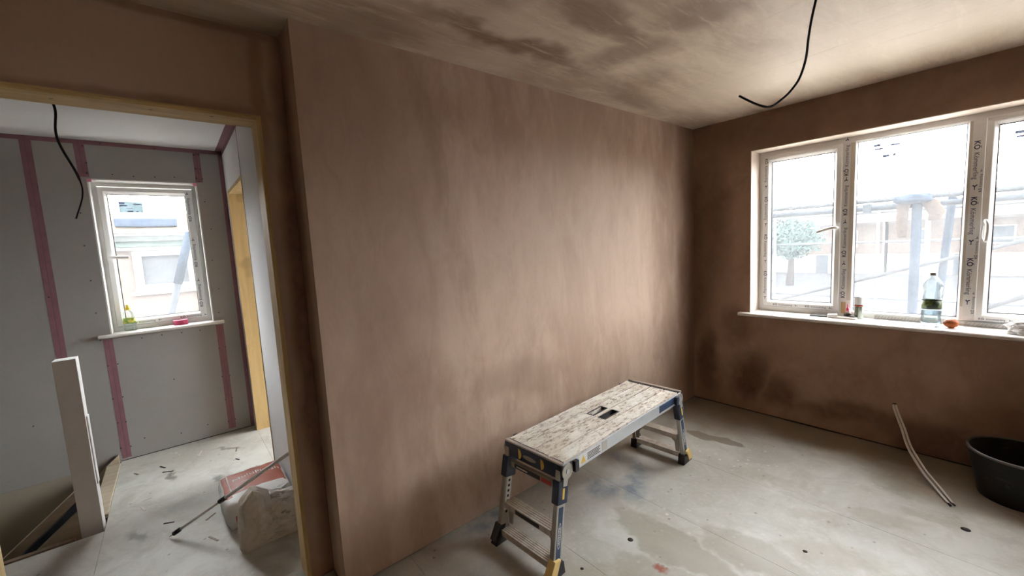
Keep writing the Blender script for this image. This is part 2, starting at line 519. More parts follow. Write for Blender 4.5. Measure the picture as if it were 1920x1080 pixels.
# floor of chipboard panels with fine joints
fl = sempty('floor', label='worn grey chipboard floor of the room')
def panels(x0, x1, ys, stag, mat, parent, z=0.0):
    g = .0007
    for i in range(len(ys) - 1):
        a, b = ys[i], ys[i + 1]
        xs = [x0] + [s for s in stag[i % len(stag)] if x0 < s < x1] + [x1]
        for j in range(len(xs) - 1):
            MB().box(xs[j] + g, a + g, z - .022, xs[j + 1] - g, b - g, z).obj('floor_panel', [mat], parent)
panels(-.30, 3.0, [-5.4, -4.65, -4.05, -3.45, -2.85, -2.25, -1.65, -1.05, -.45, .02], [(1.9,), (2.4,), (2.1,)], 'floor', fl)
MB().box(-.30, -5.4, -.06, 3.0, .02, -.0225).obj('subfloor', ['gap'], fl)

# holes bored in the floor
for x, y, r in [(1.73, -.766, .018), (.663, -1.985, .014), (1.26, -1.47, .010), (.21, -1.08, .012), (.30, -.98, .012), (.62, -2.30, .008)]:
    MB().lathe([(0.0001, .0006), (r, .0006), (r, .0002)], 14, (x, y, 0)).obj('bored_hole', ['gap'], fl)

# ------------------------------------------------------------------ landing shell
HX, HY = -2.47, -3.17
m = MB()
def hb(y0, z0, y1, z1, mi=0):
    m.box(HX - .30, y0, z0, HX, y1, z1, mi)
HY0, HY1, HZ0, HZ1 = -4.0, -3.365, .962, 2.13
hb(-6.2, 0, HY0, H); hb(HY1, .006, HY, H); hb(HY0, .006, HY1, HZ0); hb(HY0, HZ1, HY1, H)
hb(-6.2, -2.7, -4.05, -.001, 1)
hb(-4.05, -.3, HY, .006, 2)
wb = shell('wall_hall_back', m, ['grey_board', 'raw_board', 'gap'], 'grey plasterboard wall around the small landing window')
def strip(parent, name, mat, corners, axis, off=.0012):
    """thin tape on a wall; corners 4 points on the wall plane"""
    n = [0, 0, 0]; n[axis[0]] = axis[1]
    n = Vector(n)
    a = [Vector(c) for c in corners]
    mb = MB().add([c for c in a] + [c + n * off for c in a], [(0, 1, 2, 3), (4, 7, 6, 5), (0, 4, 5, 1), (1, 5, 6, 2), (2, 6, 7, 3), (3, 7, 4, 0)])
    return mb.obj(name, [mat], parent)
def vtape(y0, w, z0, z1, parent=wb):
    k = random.uniform(-.006, .006)
    strip(parent, 'joint_tape', 'pink_tape', [(HX, y0 - w / 2, z0), (HX, y0 + w / 2, z0), (HX, y0 + w / 2 + k, z1), (HX, y0 - w / 2 + k, z1)], (0, 1))
    strip(parent, 'board_joint', 'tape_crease', [(HX + .0012, y0 - .0015, z0), (HX + .0012, y0 + .0015, z0), (HX + .0012, y0 + k + .001, z1), (HX + .0012, y0 + k - .001, z1)], (0, 1), .0004)
vtape(-4.265, .055, 0, 2.4); vtape(-4.01, .055, 2.14, 2.4); vtape(-3.345, .045, 2.14, 2.4)
vtape(-4.015, .052, .02, .95); vtape(-3.335, .052, .03, .95); vtape(-5.0, .055, 0, 2.4)
strip(wb, 'joint_tape', 'pink_tape', [(HX, -6.1, H - .03), (HX, HY, H - .03), (HX, HY, H), (HX, -6.1, H)], (0, 1), .001)
strip(wb, 'joint_tape', 'pink_tape', [(HX, HY - .03, 0.01), (HX, HY, 0.01), (HX, HY, H), (HX, HY - .03, H)], (0, 1), .001)
scr = MB().lathe([(0.0001, .0016), (.0045, .0016), (.0045, 0)], 8)
scr_o = scr.obj('screw', ['screw'], wb)
scr_o.rotation_euler = (0, math.pi / 2, 0)
first = True
spots = []
for z in (2.36, 2.24, 2.17):
    for y in (-3.99, -3.36, -3.325): spots.append((y, z))
for y in (-3.86, -3.74, -3.62, -3.5): spots += [(y, 2.165), (y + .03, .925)]
for z in (1.98, 1.75, 1.5, 1.25, 1.05): spots += [(-3.31 + random.uniform(-.02, .03), z), (-4.06, z - .1)]
for z in (.1, .3, .5, .75): spots += [(-4.04, z), (-3.99, z), (-3.36, z), (-3.31, z)]
spots += [(-3.68, .55), (-4.45, .42), (-3.9, .14), (-3.68, .1), (-3.5, .12), (-3.9, 2.385), (-3.6, 2.375), (-4.28, 1.3)]
for y, z in spots:
    if first: o = scr_o; first = False
    else:
        o = scr_o.copy(); COL.objects.link(o); o.parent = wb
    o.location = (HX, y + random.uniform(-.004, .004), z + random.uniform(-.006, .006))

# right-hand landing wall with an opening into the next room
OX0, OX1, OZ = -2.345, -1.53, 2.055
m = MB().box(HX, HY, .004, OX0, HY + .11, H).box(OX1, HY, .004, DB, HY + .11, H).box(OX0, HY, OZ, OX1, HY + .11, H)
wr = shell('wall_hall_right', m, ['white_board'], 'pale plasterboard wall of the landing beside the doorway')
strip(wr, 'joint_tape', 'pink_tape', [(HX, HY, H - .035), (DB, HY, H - .035), (DB, HY, H), (HX, HY, H)], (1, -1), .001)
strip(wr, 'joint_tape', 'pink_tape', [(OX1 - .012, HY, OZ), (OX1 + .004, HY, OZ), (OX1 + .004, HY, H - .035), (OX1 - .012, HY, H - .035)], (1, -1), .001)
d2 = sempty('door_2', label='unfinished opening from the landing with ochre timber lining')
MB().box(OX0, HY - .004, 0, OX0 + .026, HY + .114, OZ).obj('jamb', ['osb_yellow'], d2)
MB().box(OX1 - .012, HY - .004, 0, OX1, HY + .114, OZ).obj('jamb', ['pine'], d2)
MB().box(OX0 + .026, HY - .004, OZ - .026, OX1 - .012, HY + .114, OZ).obj('head', ['pine'], d2)
# next room beyond that opening; its window is invented to light the landing
m = MB().box(HX - .30, HY + .11, -.02, HX, 0, H)
shell('wall_next_room', m, ['grey_board'])
w3 = sempty('added_window', (0, .18, 0), label='invented white window of the next room, added to light the landing')
MB().ring(-2.40, .55, -.35, 2.2, [(-.004, .06), (-.004, 0), (.06, 0), (.06, .06)]).obj('frame', ['upvc'], w3)
MB().box(-2.345, .020, .605, -.405, .026, 2.145).obj('pane', ['pane'], w3)
# landing ceiling, side and stairwell
m = MB().box(HX - .3, -6.2, H, DB, .3, H + .15)
hc = shell('ceiling_hall', m, ['white_board'], 'white plasterboard ceiling over the landing')
strip(hc, 'joint_tape', 'pink_tape', [(HX, HY - .045, H), (DB, HY - .045, H), (DB, HY, H), (HX, HY, H)], (2, -1), .001)
m = MB().box(HX - .3, -6.35, -2.7, DB, -6.2, H).box(DB, -6.35, -2.7, DX, -5.4, H)
shell('wall_hall_left', m, ['grey_board'])
fh = sempty('floor_hall', label='grey chipboard landing floor with a stair opening')
EX = -1.40
panels(HX, DB, [-4.05, HY], [(-.62,)], 'floor_hall', fh)
panels(EX, DB, [-6.2, -5.2, -4.65, -4.05], [(9,)], 'floor_hall', fh)
panels(HX, -.10, [HY, -2.4, -1.2, 0], [(-1.2,), (-1.9,)], 'floor_hall', fh)
MB().box(HX, -4.05, -.25, DB, HY, -.0225).box(EX, -6.2, -.25, DB, -4.05, -.0225).box(HX, HY, -.06, -.11, 0, -.0225).obj('subfloor', ['gap'], fh)
MB().box(EX, -6.2, -2.7, EX + .04, -4.05, -.25).box(HX, -4.09, -2.7, EX, -4.05, -.25).box(HX, -6.2, -2.75, EX, -4.05, -2.7).obj('stairwell_lining', ['raw_board'], fh)
# torn dark scraps and splashes on the landing boards
for i in range(16):
    x = random.uniform(-2.2, -.8); y = random.uniform(-3.95, -3.25)
    a = random.uniform(0, 3); L = random.uniform(.02, .06)
    c, s = math.cos(a), math.sin(a)
    MB().obox((x, y, .0012), (c * L, s * L, 0), (-s * .005, c * .005, 0), (0, 0, .001)).obj('floor_scrap', [['gap', 'stair_dark', 'grey_cable'][i % 3]], fh)

# door lining of the doorway
d1 = sempty('door_1', label='pine door lining around the doorway to the landing')
JT = .012
MB().box(DB - .004, DY1 - JT, 0, DX + .004, DY1, DZ).obj('jamb', ['pine'], d1, .0015)
MB().box(DB - .004, DY0, 0, DX + .004, DY0 + JT, DZ).obj('jamb', ['pine'], d1, .0015)
MB().box(DB - .004, DY0 + JT, DZ - JT, DX + .004, DY1 - JT, DZ).obj('head', ['pine_y'], d1, .0015)
MB().box(DX + .002, DY1 - .001, 0, DX + .010, DY1 + .004, DZ + .004).obj('edge_bead', ['pine'], d1)
MB().box(DX + .002, DY0, DZ - .001, DX + .010, DY1 - .001, DZ + .004).obj('edge_bead', ['pine_y'], d1)
for yy, zz in [(-3.6, -.22), (-3.85, -.24), (-3.42, -.21)]:
    MB().box(zz, yy, DZ - JT - .0006, zz + .004, yy + .010, DZ - JT).obj('nail_head', ['screw'], d1)

# ------------------------------------------------------------------ windows
def tick(mb, c, right, up, s):
    c, r, u = Vector(c), Vector(right), Vector(up)
    n = r.cross(u) * .0005
    pl = [(-.9, .5), (-.5, .0), (-.9, -.35), (-.6, -.55), (-.1, -.1), (.9, -.1), (.9, .12), (-.15, .12), (-.65, .75)]
    vs = [c + r * x * s + u * y * s + n for x, y in pl]
    mb.add(vs, [(0, 1, 7, 8), (1, 4, 5, 6), (1, 6, 7), (1, 2, 3, 4)])
def film_strip(parent, x0, z0, x1, z1, y, texts, size, dirn, name='protective_film', mat='film'):
    MB().box(x0, y - .0006, z0, x1, y, z1).obj(name, [mat], parent)
    mb = MB()
    yy = y - .0006
    for (cx, cz) in texts:
        if dirn == 'down': r, u = (0, 0, -1), (1, 0, 0)
        elif dirn == 'up': r, u = (0, 0, 1), (-1, 0, 0)
        else: r, u = (1, 0, 0), (0, 0, 1)
        r, u = Vector(r), Vector(u)
        c = Vector((cx, yy, cz))
        put_text(mb, 'KÖ', size * 1.1, c - r * size * 3.35, r, u, .02, lift=.0005)
        put_text(mb, 'Kömmerling', size, c + r * size * .45, r, u, .0, lift=.0005)
        tick(mb, c + r * size * 4.4, r, u, size * .55)
    mb.obj('lettering', ['print_navy'], parent)

SASH = [(0, .03), (0, -.014), (.004, -.018), (.030, -.018), (.034, -.014), (.050, .010), (.050, .03)]
def window_sash(root, x0, z0, x1, z1):
    s = MB().ring(x0, z0, x1, z1, SASH).obj('sash', ['upvc'], root)
    MB().ring(x0 + .0495, z0 + .0495, x1 - .0495, z1 - .0495, [(0, .009), (.004, .009), (.004, .02), (0, .02)]).obj('gasket', ['gasket'], s)
    MB().box(x0 + .048, .020, z0 + .048, x1 - .048, .026, z1 - .048).obj('pane', ['pane'], s)
    return s
def sticker(parent, x, z, w, h, full=True):
    y = .0195
    if full:
        MB().box(x, y - .0004, z - h, x + w, y, z).obj('glazing_sticker', [MAT['sticker']], parent)
    yy = y - .0005
    mb = MB()
    mb.box(x + .04 * w, yy - .0003, z - .42 * h, x + .36 * w, yy, z - .30 * h)
    mb.box(x + .34 * w, yy - .0003, z - .98 * h, x + .58 * w, yy, z - .80 * h)
    mb.box(x + .70 * w, yy - .0003, z - .95 * h, x + .80 * w, yy, z - .80 * h)
    mb.box(x, yy - .0003, z - .20 * h, x + .26 * w, yy, z - .02 * h)
    if not full:
        mb.box(x + .02 * w, yy - .0003, z - .50 * h, x + .40 * w, yy, z - .44 * h)
        mb.box(x + .26 * w, yy - .0003, z - .05 * h, x + .95 * w, yy, z - .02 * h)
    mb.box(x + .6 * w, yy - .0003, z - .28 * h, x + .94 * w, yy, z - .16 * h)
    mb.box(x + .30 * w, yy - .0003, z - .62 * h, x + .56 * w, yy, z - .56 * h)
    mb.obj('sticker_print', ['sticker_print' if full else 'sticker_ink'], parent)
def sticker_film(name, tint):
    t = NT(name)
    tr = t.n('ShaderNodeBsdfTransparent'); tr.inputs[0].default_value = (*tint, 1)
    df = t.n('ShaderNodeBsdfDiffuse'); df.inputs[0].default_value = (.7, .75, .75, 1)
    m = t.n('ShaderNodeMixShader'); m.inputs[0].default_value = .08
    t.t.links.new(tr.outputs[0], m.inputs[1]); t.t.links.new(df.outputs[0], m.inputs[2]); t.t.links.new(m.outputs[0], t.out.inputs[0])
    return t.m
MAT['sticker'] = sticker_film('pale_blue_sticker', (.135, .155, .160))
MAT['sticker_ink'] = sticker_film('violet_grey_sticker_ink', (.088, .092, .112))
MAT['sticker_print'] = sticker_film('violet_grey_label_print', (.60, .58, .70))

FRAME = [(-.004, .06), (-.004, .0), (.036, .0), (.040, .006), (.040, .06)]
# --- three-light window in the room
w1 = sempty('window_1', (0, .18, 0), label='white three-light casement window in the plastered wall')
fx0, fx1, fz0, fz1 = .467, 2.222, .838, 2.123
MB().ring(fx0, fz0, fx1, fz1, FRAME).obj('frame', ['upvc'], w1)
SZ0, SZ1 = .880, 2.086
m1a, m1b, m2a, m2b = 1.008, 1.080, 1.614, 1.682
mul1 = MB().box(m1a, 0, fz0 + .036, m1b, .06, fz1 - .036).obj('mullion', ['upvc'], w1, .003)
mul2 = MB().box(m2a, 0, fz0 + .036, m2b, .06, fz1 - .036).obj('mullion', ['upvc'], w1, .003)
s1 = window_sash(w1, .505, SZ0, 1.009, SZ1)
s3 = window_sash(w1, 1.681, SZ0, 2.184, SZ1)
# fixed light with its bead
fb = MB().ring(m1b - .006, fz0 + .034, m2a + .006, fz1 - .034, [(0, .004), (.006, .004), (.016, .018), (.016, .03), (0, .03)]).obj('glazing_bead', ['upvc'], w1)
pf = MB().box(m1b + .004, .020, fz0 + .045, m2a - .004, .026, fz1 - .045).obj('pane', ['pane'], w1)
MB().ring(m1b + .009, fz0 + .049, m2a - .009, fz1 - .049, [(0, .017), (.003, .017), (.003, .02), (0, .02)]).obj('gasket', ['gasket'], fb)
# trickle vents on the head rails
for a, b in ((.60, .95), (1.76, 2.10)):
    MB().box(a, -.024, SZ1 - .028, b, -.0175, SZ1 - .010).obj('vent_cover', ['upvc'], s1 if a < 1 else s3, .002)
# films with the maker's lettering
film_strip(s1, .508, .90, .534, 2.06, -.018, [(.521, 1.96), (.521, 1.66), (.521, 1.36), (.521, 1.06)], .026, 'down')
film_strip(s1, .54, .885, .985, .905, -.018, [(.66, .895), (.88, .895)], .019, 'right')
film_strip(mul1, 1.013, .875, 1.052, 2.08, 0, [(1.032, 1.98), (1.032, 1.70), (1.032, 1.40), (1.032, 1.10)], .030, 'up')
film_strip(mul1, 1.053, .96, 1.077, 2.08, 0, [], .02, 'up', 'dusty_film', 'upvc_dusty')
film_strip(mul1, 1.022, .86, 1.050, .945, -.0007, [], .02, 'up', 'packing_tape', 'pine')
film_strip(mul2, 1.630, .90, 1.662, 2.06, 0, [(1.648, 1.83), (1.648, 1.50), (1.648, 1.13)], .032, 'down')
film_strip(mul2, 1.617, .96, 1.629, 2.08, 0, [], .02, 'up', 'dusty_film', 'upvc_dusty')
film_strip(mul2, 1.664, .90, 1.681, 2.06, 0, [(1.672, 1.72), (1.672, 1.32), (1.672, .98)], .015, 'up')
film_strip(s3, 1.70, .884, 2.15, .900, -.018, [(1.76, .892)], .015, 'right')
# handles
hd = MB().box(.985, -.030, 1.455, 1.005, -.018, 1.525)
hd.tube(smooth_path([(.995, -.028, 1.49), (.993, -.055, 1.492), (.965, -.066, 1.490), (.92, -.068, 1.478), (.88, -.066, 1.464)], 5), .008, 8, rad=None, flat=1.3)
hd.obj('handle', ['upvc'], s1)
hd = MB().box(1.690, -.030, 1.455, 1.712, -.018, 1.525)
hd.tube(smooth_path([(1.702, -.026, 1.485), (1.706, -.055, 1.480), (1.712, -.068, 1.455), (1.712, -.070, 1.41), (1.708, -.066, 1.365)], 5), .009, 8, flat=1.4)
hd.tube(smooth_path([(1.701, -.022, 1.47), (1.698, -.034, 1.43), (1.697, -.040, 1.39), (1.708, -.064, 1.362)], 5), .005, 8)
hd.obj('handle', ['upvc'], s3)
for (x, z, w, h, par) in [(1.17, 2.045, .145, .10, w1), (1.79, 1.99, .145, .10, s3)]:
    sticker(par, x, z, w, h, False)
MB().box(.675, .0188, 1.905, .70, .0192, 1.911).obj('sticker_print', [MAT['sticker_ink']], s1)
# reveals of the opening, plaster colour lightened to carry the window light
MAT['reveal'] = plaster('lit_reveal_plaster', (.74, .66, .59), (.66, .56, .48), (.5, .38, .3), seed=2.2, bump=.05)
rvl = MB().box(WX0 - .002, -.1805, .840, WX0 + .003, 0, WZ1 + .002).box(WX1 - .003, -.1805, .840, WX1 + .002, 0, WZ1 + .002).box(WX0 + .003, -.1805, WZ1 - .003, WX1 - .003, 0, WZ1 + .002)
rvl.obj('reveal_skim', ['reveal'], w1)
# window board with a rounded nose and side horns
def nosed(x0, x1, yback, ynose, z0, z1):
    h = z1 - z0; r = h / 2
    prof = [(yback, z0), (yback, z1), (ynose + r, z1)]
    for k in range(1, 6):
        t = math.pi * k / 6
        prof.append((ynose + r - r * math.sin(t), z0 + r + r * math.cos(t)))
    prof.append((ynose + r, z0))
    return prof
prof = nosed(0, 0, -.0, -.235, .815, .840)
sl = MB().prism([(y, z) for y, z in nosed(0, 0, 0.0, -.18, .815, .840)], lambda u, v, d: (d, u, v), WX0, WX1)
sl.prism([(y, z) for y, z in nosed(0, 0, -.1802, -.235, .815, .840)], lambda u, v, d: (d, u, v), .392, 2.30)
sl.obj('window_sill', ['sill'], w1)

# --- small landing window; local +x is world +y, local +y is world -x
w2 = sempty('window_2', (HX - .13, 0, 0), math.pi / 2, 'small white casement window on the landing')
MB().ring(-4.0, .985, -3.365, 2.13, [(.0, .06), (.0, .0), (.030, .0), (.034, .006), (.034, .06)]).obj('frame', ['upvc'], w2)
s = window_sash(w2, -3.966, 1.022, -3.399, 2.088)
film_strip(s, -3.446, 1.05, -3.418, 2.06, -.018, [(-3.432, 1.94), (-3.432, 1.56), (-3.432, 1.22)], .027, 'up')
film_strip(s, -3.90, 1.026, -3.43, 1.050, -.018, [(-3.80, 1.038), (-3.50, 1.038)], .020, 'right')
MB().box(-3.86, -.024, 2.058, -3.56, -.0175, 2.076).obj('vent_cover', ['upvc'], s, .002)
hd = MB().box(-3.963, -.030, 1.52, -3.943, -.018, 1.59)
hd.tube(smooth_path([(-3.953, -.028, 1.555), (-3.95, -.055, 1.556), (-3.92, -.066, 1.556), (-3.88, -.068, 1.554), (-3.84, -.066, 1.552)], 5), .009, 8, flat=1.3)
hd.obj('handle', ['upvc'], s)
sticker(s, -3.86, 1.985, .14, .085, True)
# reveal boards, sill and the pink tape in the top corners
rv = MB().box(-4.0, -.13, .985, -3.992, -.001, 2.13).box(-3.373, -.13, .985, -3.365, -.001, 2.13).box(-4.0, -.13, 2.122, -3.365, -.001, 2.13)
rv.obj('reveal_lining', ['reveal_board'], w2)
for x0, x1 in ((-3.992, -3.955), (-3.405, -3.373)):
    MB().box(x0, -.129, 2.1212, x1, -.10, 2.122).obj('corner_tape', ['red_dirt'], w2)
for x0, x1 in ((-4.0, -3.975), (-3.39, -3.365)):
    MB().box(x0, -.1312, 2.105, x1, -.130, 2.13).obj('corner_tape', ['red_dirt'], w2)
sl = MB().prism([(y, z) for y, z in nosed(0, 0, 0.0, -.13, .96, .985)], lambda u, v, d: (d, u, v), HY0, HY1)
sl.prism([(y, z) for y, z in nosed(0, 0, -.1302, -.175, .96, .985)], lambda u, v, d: (d, u, v), -4.065, -3.30)
sl.obj('window_sill', ['sill'], w2)

# ------------------------------------------------------------------ work platform
MAT['alu'] = plain('brushed_aluminium', (.58, .57, .54), .38, .75, var=.12, scale=24)
MAT['alu_side'] = plain('bright_side_rail', (.66, .70, .73), .35, .6, var=.10, scale=18)
MAT['alu_dull'] = plain('dull_leg_aluminium', (.40, .36, .30), .5, .5, var=.2, scale=16)
MAT['navy'] = plain('navy_plastic', (.030, .042, .075), .45, var=.4, scale=30)
MAT['navy_label'] = plain('navy_label', (.02, .045, .10), .4, var=.3, scale=20)
MAT['black_plastic'] = plain('black_plastic', (.022, .022, .026), .5, var=.4, scale=30)
MAT['yellow'] = plain('yellow_plastic', (.78, .50, .10), .5, var=.15, scale=20)
MAT['yellow_pale'] = plain('worn_yellow_foot', (.80, .60, .24), .5, var=.15, scale=14)
MAT['label_white'] = plain('white_label', (.72, .73, .72), .5, var=.05)
MAT['label_red'] = plain('red_label', (.42, .06, .04), .5, var=.1)
def spatter_mat():
    t = NT('plaster_spattered_deck')
    v = t.mapped((1, .35, 1))
    a = t.noise(16, 6, v, .7)
    b = t.noise(60, 4, v, .7)
    big = t.noise(3, 3)
    c = t.mix(t.ramp(a, .35, .65), (.56, .50, .43), (.72, .68, .62))
    c = t.mix(t.math('MULTIPLY', t.ramp(b, .52, .62), t.ramp(a, .75, .35)), c, (.24, .17, .115))
    c = t.mix(t.math('MULTIPLY', t.ramp(t.noise(48, 5, v, .75), .57, .63), .85), c, (.19, .13, .09))
    c = t.mix(t.math('MULTIPLY', t.ramp(big, .5, .75), .4), c, (.42, .31, .20))
    return t.bsdf(c, .7, 0, t.bump(b, .4, .003), .25)
MAT['deck'] = spatter_mat()
def step_mat():
    t = NT('dusty_step_tread')
    a = t.noise(22, 5, None, .7)
    c = t.mix(t.ramp(a, .35, .65), (.46, .41, .34), (.64, .60, .54))
    return t.bsdf(c, .6, .15, None, .3)
MAT['step'] = step_mat()

bench = thing('work_platform', 'folding aluminium work platform spattered with plaster, standing on the grey floor', 'work platform', (.351, -1.778, 0), math.radians(3.4))
BW, BL, BH = .1825, .582, .505
def ribbed(x0, x1, z, n, h=.0035):
    w = (x1 - x0) / n
    pr = []
    for i in range(n):
        a = x0 + i * w
        pr += [(a, z - h), (a + w * .22, z), (a + w * .78, z), (a + w, z - h)]
    pr[0] = (x0, z + .0015); pr[-1] = (x1, z + .0015)
    return pr
gap = .011
bwid = (2 * BW - 3 * gap - .008) / 4
SL = .068   # half length of the hand slot
for i in range(4):
    x0 = -BW + .004 + i * (bwid + gap); x1 = x0 + bwid
    if i in (0, 3):
        pr = ribbed(x0, x1, BH, 7)
        MB().prism([(x0, BH - .024)] + pr + [(x1, BH - .024)], lambda u, v, d: (u, d, v), -BL + .018, BL - .030).obj('platform_board', ['deck'], bench)
    else:
        mb = MB()
        pr = ribbed(x0, x1, BH, 7)
        poly = [(x0, BH - .024)] + pr + [(x1, BH - .024)]
        mb.prism(poly, lambda u, v, d: (u, d, v), -BL + .018, -SL)
        mb.prism(poly, lambda u, v, d: (u, d, v), SL, BL - .030)
        keep = .016 if i == 1 else .0
        if i == 1:
            mb.box(x0, -SL, BH - .024, x0 + .030, SL, BH - .001)
            mb.box(x1 - .014, -SL, BH - .024, x1 + gap / 2, SL, BH - .001)
        else:
            mb.box(x1 - .030, -SL, BH - .024, x1, SL, BH - .001)
            mb.box(x0 - gap / 2, -SL, BH - .024, x0 + .014, SL, BH - .001)
        mb.obj('platform_board', ['deck'], bench)
# joints between boards are recessed channels, coloured dark to stand for their shadow
for i in range(3):
    x = -BW + .004 + (i + 1) * bwid + i * gap
    for a, b in ((-BL + .03, -SL), (SL, BL - .03)) if i == 1 else ((-BL + .03, BL - .03),):
        MB().box(x - .001, a, BH - .024, x + gap + .001, b, BH - .016).obj('board_channel', ['stair_dark'], bench)
mb = MB()
for s in (-1, 1):
    xa, xb = (.018, .060) if s > 0 else (-.060, -.018)
    mb.ring(xa - .004, -SL - .003, xb + .004, SL + .003, [(0, 0), (.006, 0), (.006, .04), (0, .04)])
hs = MB()
hs.v = [(x, z, BH + .0015 - y) for x, y, z in mb.v]; hs.f = mb.f; hs.mi = mb.mi; hs.sm = mb.sm
hs.obj('hand_slot', ['black_plastic'], bench)
# side rails
for s in (-1, 1):
    r = MB()
    r.box(min(s * BW, s * (BW + .006)), -BL, BH - .062, max(s * BW, s * (BW + .006)), BL, BH - .004)
    r.box(min(s * (BW - .03), s * (BW + .006)), -BL, BH - .066, max(s * (BW - .03), s * (BW + .006)), BL, BH - .062)
    ro = r.obj('side_rail', ['alu_side'], bench, .0012)
    if s > 0:
        xx = BW + .0062
        MB().box(xx, .30, BH - .052, xx + .0008, .50, BH - .010).obj('navy_sticker', ['navy_label'], ro)
        MB().box(xx, -.47, BH - .056, xx + .0008, -.29, BH - .008).obj('safety_label', ['label_white'], ro)
        pm = MB().add([(xx + .0014, -.458, BH - .05), (xx + .0014, -.418, BH - .05), (xx + .0014, -.438, BH - .013)], [(0, 1, 2)])
        pm.obj('warning_triangle', ['yellow'], ro)
        pm = MB()
        for k in range(5):
            pm.box(xx + .0008, -.405, BH - .020 - k * .0075, xx + .0014, -.30 - (k % 2) * .012, BH - .0165 - k * .0075)
        pm.obj('label_text_line', ['print_black'], ro)
        MB().box(xx, -.285, BH - .056, xx + .0008, -.24, BH - .008).obj('grey_sticker', ['alu'], ro)
# end caps
for e in (-1, 1):
    y0, y1 = sorted((e * (BL - .012), e * (BL + .014)))
    c = MB().box(-BW - .004, y0, BH - .074, BW + .004, y1, BH - .006).obj('end_cap', ['navy'], bench, .004)
    ya, yb = sorted((e * (BL - .006), e * (BL + .012)))
    MB().box(-BW - .004, ya, BH - .006, BW + .004, yb, BH + .004).obj('end_strip', ['alu'], c, .002)
    for xb in (-.085, .065):
        pl = [(math.cos(t) * .026, math.sin(t) * .026) for t in [math.pi * k / 8 for k in range(9)]]
        yo = e * (BL + .014)
        mb = MB().prism([(v * .75, u) for u, v in pl], lambda u, v, d: (xb + u, d, BH - .040 + v), yo, yo + e * .003)
        mb.obj('release_button', ['yellow'], c)
    mb = MB().prism([(math.cos(t) * .045, math.sin(t) * .011) for t in [2 * math.pi * k / 14 for k in range(14)]], lambda u, v, d: (-.012 + u, d, BH - .042 + v), e * (BL + .014), e * (BL + .0155))
    mb.obj('maker_badge', ['alu_dull'], c)
